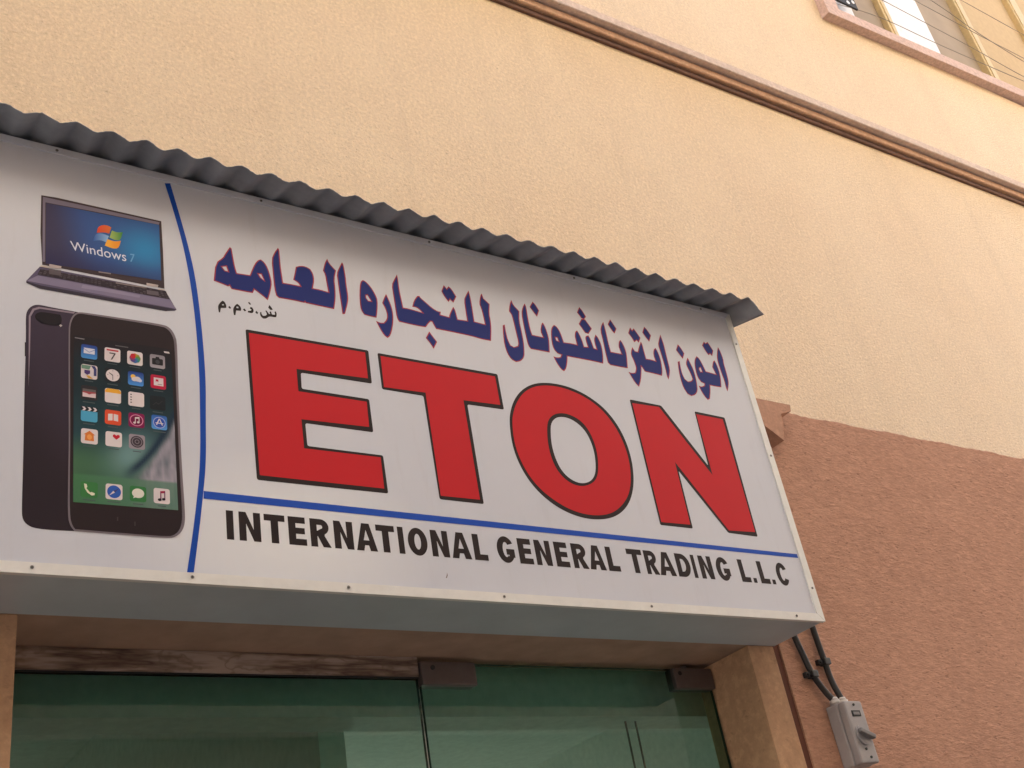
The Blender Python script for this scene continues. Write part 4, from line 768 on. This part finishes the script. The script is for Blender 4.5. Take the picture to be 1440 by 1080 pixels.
def sstep(a, b, x):
    t = min(1, max(0, (x - a) / (b - a)))
    return t * t * (3 - 2 * t)
def mixc(a, b, t):
    return tuple(a[i] * (1 - t) + b[i] * t for i in range(3))
def text_poly(prn, txt, quad, col, layer, weight=0.0):
    cu = bpy.data.curves.new('lettering', 'FONT')
    cu.body = txt
    cu.offset = weight
    cu.resolution_u = 4
    to = bpy.data.objects.new('lettering', cu)
    COL.objects.link(to)
    bpy.context.view_layer.update()
    me = bpy.data.meshes.new_from_object(to.evaluated_get(bpy.context.evaluated_depsgraph_get()))
    bpy.data.objects.remove(to)
    xs = [v.co.x for v in me.vertices]
    ys = [v.co.y for v in me.vertices]
    x0, x1, y0, y1 = min(xs), max(xs), min(ys), max(ys)
    tl, tr_, br, bl = quad
    base = len(prn.v)
    for v in me.vertices:
        a, b = (v.co.x - x0) / (x1 - x0), 1 - (v.co.y - y0) / (y1 - y0)
        x = (tl[0] * (1 - a) + tr_[0] * a) * (1 - b) + (bl[0] * (1 - a) + br[0] * a) * b
        z = (tl[1] * (1 - a) + tr_[1] * a) * (1 - b) + (bl[1] * (1 - a) + br[1] * a) * b
        prn.v.append(sp(x, z, 0.00025 * layer))
    for f in me.polygons:
        prn.f.append([base + i for i in f.vertices])
        prn.c.append([col] * len(f.vertices))
    bpy.data.meshes.remove(me)

Print().poly([(-1.160, 0.0495), (-1.157, 0.056), (-1.158, 0.062), (-1.1595, 0.056), (-1.163, 0.049)], pc(110, 96, 92), 1).build('scuff_mark', SG)

# ---- laptop picture
LP = DATA['LAP']
p = Print()
p.poly(LP['base'], pc(84, 76, 98), 1)
lap = p.build('laptop_picture', SG)
Print().poly(LP['lid'], pc(62, 50, 52), 2).poly(LP['bez'], pc(112, 104, 118), 3).build('laptop_lid', lap)
def lscreen(a, b):
    dk, bl, cy = pc(58, 54, 78), pc(52, 78, 130), pc(46, 124, 172)
    c = mixc(dk, bl, sstep(0.05, 0.45, a + 0.12 * (0.5 - b)))
    g1 = math.exp(-(((a - 0.86) / 0.24) ** 2 + ((b - 0.50) / 0.36) ** 2))
    c = mixc(c, cy, 0.9 * g1)
    return mixc(c, pc(44, 42, 74), sstep(0.62, 1.05, b) * (1 - 0.55 * a))
Print().grid(LP['screen'], 24, 16, lscreen, 4).build('laptop_screen', lap)
def shade(pts, c1_, c2_, hor=True):
    i = 0 if hor else 1
    lo, hi = min(q[i] for q in pts), max(q[i] for q in pts)
    return lambda x, z: mixc(c1_, c2_, ((x, z)[i] - lo) / (hi - lo))
p = Print()
for key, ca, cb in (('red', (196, 66, 40), (190, 100, 50)), ('grn', (150, 170, 90), (52, 120, 60)), ('blu', (50, 84, 150), (130, 165, 200)), ('yel', (214, 160, 60), (216, 132, 40))):
    q = chaikin(LP[key], 70, 2)
    p.poly(q, None, 5, fn=shade(q, pc(*ca), pc(*cb)))
p.build('screen_emblem', lap)
p = Print()
text_poly(p, 'Windows', LP['text'], pc(196, 200, 212), 5, 0.0)
p.poly(LP['seven'], pc(96, 146, 186), 5)
p.build('screen_lettering', lap)
p = Print()
p.poly(LP['deck'], pc(118, 110, 132), 2)
p.poly(LP['pad'], pc(132, 124, 146), 3)
p.poly(LP['front'], pc(52, 46, 56), 3)
p.build('palm_rest', lap)
p = Print()
p.poly(LP['key'], pc(50, 42, 48), 3)
tl, tr_, br, bl = LP['key']
for j in range(4):
    for i in range(34):
        if rnd.random() < 0.25:
            continue
        def kp(a, b):
            a, b = (i + a) / 34, (j + b) / 4
            return ((tl[0] * (1 - a) + tr_[0] * a) * (1 - b) + (bl[0] * (1 - a) + br[0] * a) * b, (tl[1] * (1 - a) + tr_[1] * a) * (1 - b) + (bl[1] * (1 - a) + br[1] * a) * b)
        k_ = rnd.randint(58, 80)
        p.poly([kp(.15, .2), kp(.85, .2), kp(.85, .8), kp(.15, .8)], pc(k_, k_ - 8, k_ - 2), 4)
p.build('keyboard', lap)
p = Print()
for key, c_ in (('h1', (168, 156, 152)), ('h2', (172, 160, 156)), ('strip', (180, 168, 160)), ('strip2', (178, 166, 160)), ('strip3', (128, 116, 112)), ('logo', (128, 118, 116))):
    p.poly(LP[key], pc(*c_), 5)
p.poly(LP['ref1'], pc(86, 78, 82), 5).poly(LP['ref2'], pc(92, 84, 90), 5)
p.build('hinge', lap)

# ---- phone picture
PH = DATA['PH']
p = Print()
q = chaikin(PH['back'], 50, 2)
p.poly(q, None, 1, fn=lambda x, z: mixc(pc(40, 32, 38), pc(58, 48, 62), sstep(0.25, 0.6, z)))
ph = p.build('phone_picture', SG)
p = Print()
p.poly(PH['bhl'], pc(132, 118, 128), 2)
p.poly(chaikin(PH['lens'], 60, 2), pc(30, 24, 28), 3)
p.poly(PH['flash'], pc(168, 158, 156), 4)
p.poly(PH['bbtn'], pc(52, 44, 48), 2)
p.build('phone_camera', ph)
p = Print()
p.poly(chaikin(PH['rim'], 50, 2), pc(112, 104, 110), 3)
p.poly(chaikin(PH['glass'], 50, 2), pc(40, 31, 33), 4)
p.poly(PH['edge'], pc(96, 86, 90), 5)
p.poly(PH['home'], pc(62, 54, 54), 5).poly(PH['home2'], pc(62, 54, 54), 5)
p.build('phone_front', ph)
def pscreen(a, b):
    c = mixc(pc(34, 29, 33), pc(26, 40, 46), sstep(0.0, 0.22, b))
    c = mixc(c, pc(34, 60, 66), sstep(0.25, 0.62, b))
    c = mixc(c, pc(62, 96, 70), sstep(0.58, 0.78, b) * (1 - 0.6 * a))
    gl = math.exp(-(((a - 0.55 - 0.5 * (0.7 - b)) / 0.20) ** 2 + ((b - 0.70) / 0.12) ** 2))
    c = mixc(c, pc(112, 146, 146), 0.75 * gl)
    d = (b - 0.83) + 0.32 * max(0, a - 0.5) + 0.9 * max(0, a - 0.5) ** 2          # breaking wave: dark trough then pale foam
    c = mixc(c, pc(28, 44, 62), math.exp(-((d + 0.02) / 0.035) ** 2) * sstep(0.42, 0.62, a))
    n_ = min(1, max(0, 0.5 + 0.9 * mnoise.noise(Vector((a * 16 + b * 5, b * 9, 0.3))) + 0.4 * mnoise.noise(Vector((a * 34, b * 22, 4.1)))))
    c = mixc(c, mixc(pc(98, 104, 112), pc(150, 144, 154), n_), sstep(0.0, 0.07, d) * sstep(0.50, 0.75, a))
    dock = sstep(0.835, 0.845, b)
    c = mixc(c, mixc(pc(62, 108, 72), pc(84, 116, 100), a), 0.82 * dock)
    return c
Print().grid(PH['screen'], 44, 72, pscreen, 6).build('phone_screen', ph)
WHT, GRY = pc(200, 190, 190), pc(150, 142, 144)
def rsq(cx, cz, w, h, r=0.28, n=4):
    pts = []
    for sx, sz, a0 in ((1, 1, 0), (-1, 1, 90), (-1, -1, 180), (1, -1, 270)):
        for i in range(n + 1):
            a = math.radians(a0 + 90 * i / n)
            pts.append((cx + w * (sx * (1 - r) + r * math.cos(a)), cz + h * (sz * (1 - r) + r * math.sin(a))))
    return pts
def ell(cx, cz, rx, rz, n=18):
    return [(cx + rx * math.cos(2 * math.pi * i / n), cz + rz * math.sin(2 * math.pi * i / n)) for i in range(n)]
IW, IH = 0.0157, 0.0163
def icon(i, basec, parts, c2_=None, name='app_icon'):
    cx, cz = PH['icons'][i]
    p = Print()
    if basec:
        q = rsq(cx, cz, IW, IH)
        if c2_:
            p.poly(q, None, 7, fn=shade(q, pc(*c2_), pc(*basec), False))
        else:
            p.poly(q, pc(*basec), 7)
    for j, (kind, args, c) in enumerate(parts):
        if kind == 'p':
            q = [(cx + x * IW, cz + z * IH) for x, z in args]
        elif kind == 'e':
            q = [(cx + x * IW, cz + z * IH) for x, z in ell(*args)]
        else:
            q = [(cx + x * IW, cz + z * IH) for x, z in rsq(*args)]
        p.poly(q, pc(*c), 8 + j * 0.5)
    # the app's name below, too small to read
    lw = rnd.uniform(0.5, 0.8)
    p.poly([(cx - IW * lw, cz - IH * 1.38), (cx + IW * lw, cz - IH * 1.38), (cx + IW * lw, cz - IH * 1.27), (cx - IW * lw, cz - IH * 1.27)], pc(70, 80, 82), 7)
    p.build(name, ph)
W_ = (200, 190, 190)
icon(0, (34, 52, 122), [('p', [(-.68, .5), (.68, .5), (.68, -.3), (-.68, -.3)], (196, 196, 206)), ('p', [(-.68, .42), (0, -.02), (.68, .42), (.68, .3), (0, -.14), (-.68, .3)], (120, 140, 180))], (66, 130, 190))
cx, cz = PH['icons'][1]
icon(1, W_, [('p', [(-.75, .78), (.75, .78), (.75, .55), (-.75, .55)], (170, 52, 62)), ('p', [(-.4, .3), (.38, .3), (.38, .16), (-.05, -.72), (-.22, -.72), (.18, .14), (-.4, .14)], (70, 64, 66))])
icon(2, W_, [('e', (math.cos(a) * .38, math.sin(a) * .38, .36, .36, 10), c) for a, c in zip([math.pi / 2 - k * math.pi / 4 for k in range(8)], [(190, 110, 50), (150, 130, 50), (90, 130, 60), (60, 130, 110), (60, 100, 150), (84, 66, 120), (130, 50, 90), (176, 40, 46)])])
icon(3, (128, 122, 128), [('s', (0, -.05, .72, .48, .2, 2), (36, 34, 36)), ('p', [(-.3, .4), (.3, .4), (.2, .68), (-.2, .68)], (36, 34, 36)), ('e', (0, -.08, .3, .3, 12), (62, 62, 66))], (150, 145, 150))
icon(4, W_, [('p', [(-.95, .9), (.2, .9), (0, .3), (-.95, .35)], (96, 130, 112)), ('p', [(.2, .9), (.7, .9), (.9, .5), (.9, -.5), (.55, -.5), (.55, .4)], (60, 62, 106)), ('p', [(-.6, .2), (.1, .2), (.1, -.25), (-.25, -.5), (-.6, -.25)], (70, 50, 100)), ('p', [(-.1, -.95), (.5, -.95), (.0, -.55), (-.4, -.55)], (196, 150, 66))])
icon(5, (30, 32, 36), [('e', (0, 0, .86, .86, 24), W_), ('p', [(-.05, -.05), (.05, .05), (-.45, .35), (-.5, .28)], (50, 48, 50)), ('p', [(-.04, 0), (.04, 0), (.05, -.7), (-.02, -.7)], (50, 48, 50)), ('p', [(-.7, -.02), (-.55, -.02), (-.55, .04), (-.7, .04)], (60, 56, 58)), ('p', [(.55, -.02), (.7, -.02), (.7, .04), (.55, .04)], (60, 56, 58)), ('p', [(-.03, .55), (.03, .55), (.03, .7), (-.03, .7)], (60, 56, 58))])
icon(6, (30, 46, 112), [('e', (-.35, .25, .32, .32, 14), (214, 170, 80)), ('e', (-.2, -.12, .36, .3, 14), W_), ('e', (.2, -.05, .42, .36, 14), W_), ('e', (.5, -.22, .28, .24, 14), (186, 190, 206))], (70, 130, 196))
icon(7, (166, 30, 58), [('p', [(-.6, .6), (.65, .6), (.65, -.55), (-.6, -.55)], W_), ('p', [(-.35, .35), (0, .35), (0, -.05), (-.2, .1), (-.35, -.05)], (166, 30, 58)), ('p', [(-.1, -.3), (.5, -.3), (.5, -.4), (-.1, -.4)], (150, 120, 126))])
icon(8, (42, 38, 40), [('p', [(-.8, .5), (.8, .5), (.8, -.62), (-.8, -.62)], (196, 176, 178)), ('p', [(-.8, .5), (.8, .5), (.8, .15), (-.8, .15)], (92, 86, 84)), ('p', [(-.8, .15), (.8, .15), (.8, -.02), (.3, -.1), (0, -.25), (-.3, -.1), (-.8, -.02)], (150, 66, 70))])
icon(9, W_, [('p', [(-.98, .55), (-.98, .7), (-.7, .98), (.7, .98), (.98, .7), (.98, .4), (-.98, .4)], (208, 152, 50))])
icon(10, W_, [('e', (-.66, .6 - k * .38, .1, .1, 8), (52, 50, 54)) for k in range(4)])
icon(11, (28, 32, 36), [('p', [(-.6, -.3), (-.2, .1), (.1, -.1), (.6, .4), (.6, .32), (.1, -.2), (-.2, 0), (-.6, -.4)], (46, 50, 54))])
icon(12, (70, 146, 178), [('p', [(-1, 1.0), (1, 1.0), (1, .42), (-1, .42)], (36, 36, 40))] + [('p', [(-.9 + k * .66, .96), (-.6 + k * .66, .96), (-.38 + k * .66, .69), (-.6 + k * .66, .44), (-.9 + k * .66, .44), (-.66 + k * .66, .69)], W_) for k in range(3)])
icon(13, (196, 74, 44), [('p', [(-.62, .42), (-.06, .5), (-.06, -.42), (-.62, -.5)], W_), ('p', [(.06, .5), (.62, .42), (.62, -.5), (.06, -.42)], W_)])
icon(14, (120, 24, 72), [('e', (0, 0, .86, .82, 22), (196, 120, 150)), ('e', (0, 0, .74, .7, 22), (104, 20, 60)), ('p', [(-.2, .4), (.36, .5), (.36, .28), (-.2, .18)], W_), ('p', [(-.2, .3), (-.1, .3), (-.1, -.36), (-.2, -.36)], W_), ('p', [(.26, .4), (.36, .4), (.36, -.26), (.26, -.26)], W_), ('e', (-.26, -.38, .17, .14, 10), W_), ('e', (.2, -.28, .17, .14, 10), W_)])
icon(15, (40, 84, 156), [('e', (0, -.04, .8, .8, 22), (150, 160, 200)), ('e', (0, -.04, .7, .7, 22), (44, 76, 158)), ('p', [(-.06, .5), (.08, .5), (.46, -.4), (.3, -.4)], W_), ('p', [(-.08, .5), (.06, .5), (-.3, -.4), (-.46, -.4)], W_), ('p', [(-.5, -.08), (.5, -.08), (.5, -.2), (-.5, -.2)], W_)], (80, 140, 200))
icon(16, W_, [('p', [(-.7, .2), (0, .75), (.7, .2), (.5, .2), (.55, -.6), (-.55, -.6), (-.5, .2)], (198, 112, 52)), ('e', (0, -.1, .3, .36, 14), (216, 146, 76))])
icon(17, W_, [('p', [(.3, -.05), (-.12, .35), (-.1, .6), (.1, .68), (.3, .52), (.5, .68), (.72, .6), (.74, .35)], (172, 26, 44))])
icon(18, (136, 128, 136), [('e', (0, 0, .8, .8, 26), (54, 46, 54)), ('e', (0, 0, .66, .66, 26), (112, 104, 112)), ('e', (0, 0, .54, .54, 22), (58, 50, 58)), ('e', (0, 0, .3, .3, 16), (112, 104, 112)), ('e', (0, 0, .2, .2, 12), (54, 46, 54))])
icon(19, (56, 112, 62), [('p', [(-.62, .72), (-.3, .68), (-.22, .3), (-.34, .16), (.1, -.36), (.26, -.28), (.66, -.4), (.62, -.66), (.3, -.72), (-.2, -.4), (-.52, .1)], (206, 204, 180))])
icon(20, W_, [('e', (0, 0, .82, .82, 24), (46, 84, 160)), ('p', [(.62, .52), (.1, -.1), (-.1, .1)], (60, 58, 110)), ('p', [(-.6, -.55), (.1, -.1), (-.1, .1)], W_)])
icon(21, (50, 108, 60), [('e', (0, .08, .74, .62, 22), (206, 202, 190)), ('p', [(-.5, -.3), (-.2, -.45), (-.6, -.62)], (206, 202, 190))])
icon(22, W_, [('p', [(-.2, .62), (.42, .72), (.42, .42), (-.2, .32)], (150, 36, 66)), ('p', [(-.2, .5), (-.06, .5), (-.06, -.5), (-.2, -.5)], (110, 40, 76)), ('p', [(.3, .6), (.42, .6), (.42, -.38), (.3, -.38)], (96, 40, 80)), ('e', (-.28, -.52, .24, .18, 12), (40, 36, 42)), ('e', (.22, -.42, .22, .17, 12), (40, 36, 42))])
p = Print()
p.poly(PH['batt'], pc(190, 184, 184), 7)
p.poly(PH['stat'], pc(112, 108, 110), 7)
tx, tz = PH['screen'][0]
p.poly([(tx + .082, tz - .0075), (tx + .108, tz - .007), (tx + .108, tz - .0095), (tx + .082, tz - .010)], pc(84, 82, 84), 7)
p.build('status_bar', ph)

# ------------------------------------------------------------------ corrugated roof over the sign
RF = thing('corrugated_roof', 'grey corrugated metal sheet roof lying along the top of the sign', 'roof', (-1.6, Y0, LZ(1.0)))
PITCH, AMP, T = 0.07286, 0.0082, 0.0008
OV, SLOPE = 0.100, 0.27            # overhang in front of the sign, fall towards the street
def sheet(x0, x1, dz, tail):
    bm = bmesh.new()
    n = int((x1 - x0) / PITCH * 14)
    ys = [Y0 - OV, Y0 - OV + 0.002, Y0 - 0.05, Y0 + 0.02, Y0 + 0.10, -0.003]
    top, bot = [], []
    for i in range(n + 1):
        x = x0 + (x1 - x0) * i / n
        w = math.cos(2 * math.pi * (x - RX) / PITCH)
        w = 0.45 * w + 0.55 * (1 - 2 * math.acos(max(-1, min(1, w))) / math.pi)
        w *= 1 + 0.12 * math.sin(x * 9.7)
        z = AMP * w
        if tail and x > x1 - 0.042:            # last corrugation flattened and drooping
            t = (x - (x1 - 0.042)) / 0.042
            z = z * (1 - t) - 0.046 * t ** 1.15
        a, b = [], []
        jit = rnd.uniform(-0.0012, 0.0012)
        for k, y in enumerate(ys):
            zz = LZ(RZ) + dz + z + (y - Y0 + OV) * SLOPE + 0.0012 * math.sin(x * 5.1)
            yy = y + (jit if k == 0 else 0)
            a.append(bm.verts.new((x, yy, zz)))
            b.append(bm.verts.new((x, yy, zz - T)))
        top.append(a)
        bot.append(b)
    for i in range(n):
        for k in range(len(ys) - 1):
            for G in (top, bot):
                f = bm.faces.new((G[i][k], G[i + 1][k], G[i + 1][k + 1], G[i][k + 1]))
                f.smooth = True
        bm.faces.new((top[i][0], top[i + 1][0], bot[i + 1][0], bot[i][0]))
        bm.faces.new((top[i][-1], top[i + 1][-1], bot[i + 1][-1], bot[i][-1]))
    for i in (0, n):
        for k in range(len(ys) - 1):
            bm.faces.new((top[i][k], top[i][k + 1], bot[i][k + 1], bot[i][k]))
    return obj('roof_sheet', bm, GALV, RF)
RX, RZ = -2.126, 0.9840
sheet(-3.70, -0.735, 0.0, False)
sheet(-0.785, 0.033, 0.0016, True)

# ------------------------------------------------------------------ isolator switch and its cables
IS = thing('isolator_switch', 'small grey isolator switch box with rotary handle on the terracotta wall', 'switch', (0.155, -0.007, LZ(-0.345)))
ix0, ix1, izb, izt = 0.122, 0.196, LZ(-0.342), LZ(-0.172)
WY = -0.0075
bm = bmesh.new()
box(bm, ix0, ix1, WY - 0.042, WY, izb, izt, 0.006)
obj('base_box', bm, GREYPL, IS)
bm = bmesh.new()
box(bm, ix0 + 0.001, ix1 - 0.001, WY - 0.068, WY - 0.0425, izb + 0.001, izt - 0.001, 0.007, seg=3)
cov = obj('cover', bm, GREYPL, IS)
xm = (ix0 + ix1) / 2
obj('label_window', bx(xm - 0.017, xm + 0.017, WY - 0.0695, WY - 0.0675, izt - 0.044, izt - 0.028, 0.0006), DARKHOLE, cov)
obj('label_plate', bx(xm - 0.012, xm + 0.012, WY - 0.0702, WY - 0.0697, izt - 0.040, izt - 0.032), DGREYPL, cov)
bm = bmesh.new()
cyl(bm, (xm, WY - 0.071, izt - 0.095), (0, 1, 0), 0.027, 0.008, 28)
obj('dial_ring', bm, GREYPL, IS)
bm = bmesh.new()
box(bm, -0.006, 0.006, -0.015, 0, -0.027, 0.027, 0.003)
hb = bmesh.new()
merge(hb, bm, 0, Matrix.Translation((xm, WY - 0.0755, izt - 0.095)) @ Matrix.Rotation(math.radians(112), 4, 'Y'))
obj('rotary_handle', hb, DGREYPL, IS)
for sx, sz in ((xm, izt - 0.012), (xm + 0.006, izb + 0.016), (xm - 0.004, izb + 0.038)):
    bm = bmesh.new()
    cyl(bm, (sx, WY - 0.0685, sz), (0, 1, 0), 0.0036, 0.003, 10)
    obj('screw', bm, DARKHOLE, cov)
for gx in (0.138, 0.171):
    bm = bmesh.new()
    cyl(bm, (gx, WY - 0.026, izt + 0.006), (0, 0, 1), 0.0145, 0.012, 18)
    cyl(bm, (gx, WY - 0.026, izt + 0.016), (0, 0, 1), 0.0125, 0.009, 18, 0, 0.0095)
    obj('cable_gland', bm, LGREYPL, IS)
def cable(label, pts, clip):
    c = thing('power_cable', label, 'cable', pts[-1], 'black cables feeding the isolator switch')
    bm = bmesh.new()
    tube(bm, smooth_path(pts, 8), 0.0088, 12)
    obj('cable_sheath', bm, BLACKPL, c)
    cx_, cz_ = clip
    bm = bmesh.new()
    box(bm, cx_ - 0.013, cx_ + 0.012, WY - 0.026, WY, cz_ - 0.010, cz_ + 0.010, 0.004)
    box(bm, cx_ - 0.027, cx_ - 0.012, WY - 0.014, WY, cz_ - 0.008, cz_ + 0.008, 0.003)
    cyl(bm, (cx_ - 0.020, WY - 0.016, cz_), (0, 1, 0), 0.0045, 0.006, 10)
    obj('cable_clip', bm, BLACKPL, c)
cable('left black cable bending from under the sign down to the grey switch box', [(0.055, WY - 0.012, LZ(0.30)), (0.068, WY - 0.012, LZ(0.06)), (0.085, WY - 0.012, LZ(-0.03)), (0.098, WY - 0.013, LZ(-0.082)), (0.122, WY - 0.018, LZ(-0.132)), (0.138, WY - 0.026, LZ(-0.162))], (0.098, LZ(-0.082)))
cable('right black cable running straight from the sign to the grey switch box', [(0.150, WY - 0.012, LZ(0.30)), (0.158, WY - 0.012, LZ(0.05)), (0.164, WY - 0.012, LZ(-0.045)), (0.166, WY - 0.014, LZ(-0.10)), (0.171, WY - 0.026, LZ(-0.162))], (0.1635, LZ(-0.045)))

# ------------------------------------------------------------------ wires and a spotted panel at the upper window
wire_pts = [
    ('lowest thin wire lying along the stone ledge of the upper window', [(1.70, 3.385), (2.08, 3.456), (2.56, 3.467), (3.2, 3.50), (4.5, 3.58)]),
    ('thin wire crossing the white pane of the upper window low down', [(1.75, 3.66), (2.18, 3.638), (2.89, 3.602), (3.395, 3.557), (4.5, 3.50)]),
    ('thin wire running across the brown pane of the upper window', [(1.75, 3.83), (2.53, 3.803), (3.1, 3.775), (3.528, 3.765), (4.6, 3.74)]),
    ('thin slack wire between the brown pane and the gold mullion', [(1.75, 4.05), (2.72, 3.895), (3.117, 3.79), (3.75, 3.70), (4.6, 3.66)]),
    ('highest thin wire across the beige right pane of the upper window', [(1.8, 4.12), (3.094, 4.073), (3.708, 4.046), (4.6, 4.03)])]
for lab, pts in wire_pts:
    bm = bmesh.new()
    tube(bm, smooth_path([(x, -0.032, LZ(z)) for x, z in pts], 8), 0.0019, 6)
    tag(obj('thin_wire', bm, WIRE), lab, 'wire', 'thin wires strung across the upper window')
SPN = thing('spotted_panel', 'small black panel with white spots at the left corner of the upper window', 'panel', (1.79, -0.03, LZ(3.40)))
PZ = LZ(3.415)
obj('panel_board', bx(1.700, 1.885, -0.040, -0.030, PZ, PZ + 0.30, 0.002), BLACKM, SPN)
bm = bmesh.new()
for i in range(4):
    for j in range(6):
        cyl(bm, (1.724 + i * 0.046, -0.041, PZ + 0.022 + j * 0.046 + (0.023 if i % 2 else 0)), (0, 1, 0), 0.0115, 0.002, 12)
tag(obj('white_spots', bm, WHITE_AND_SKY, SPN), kind='stuff')
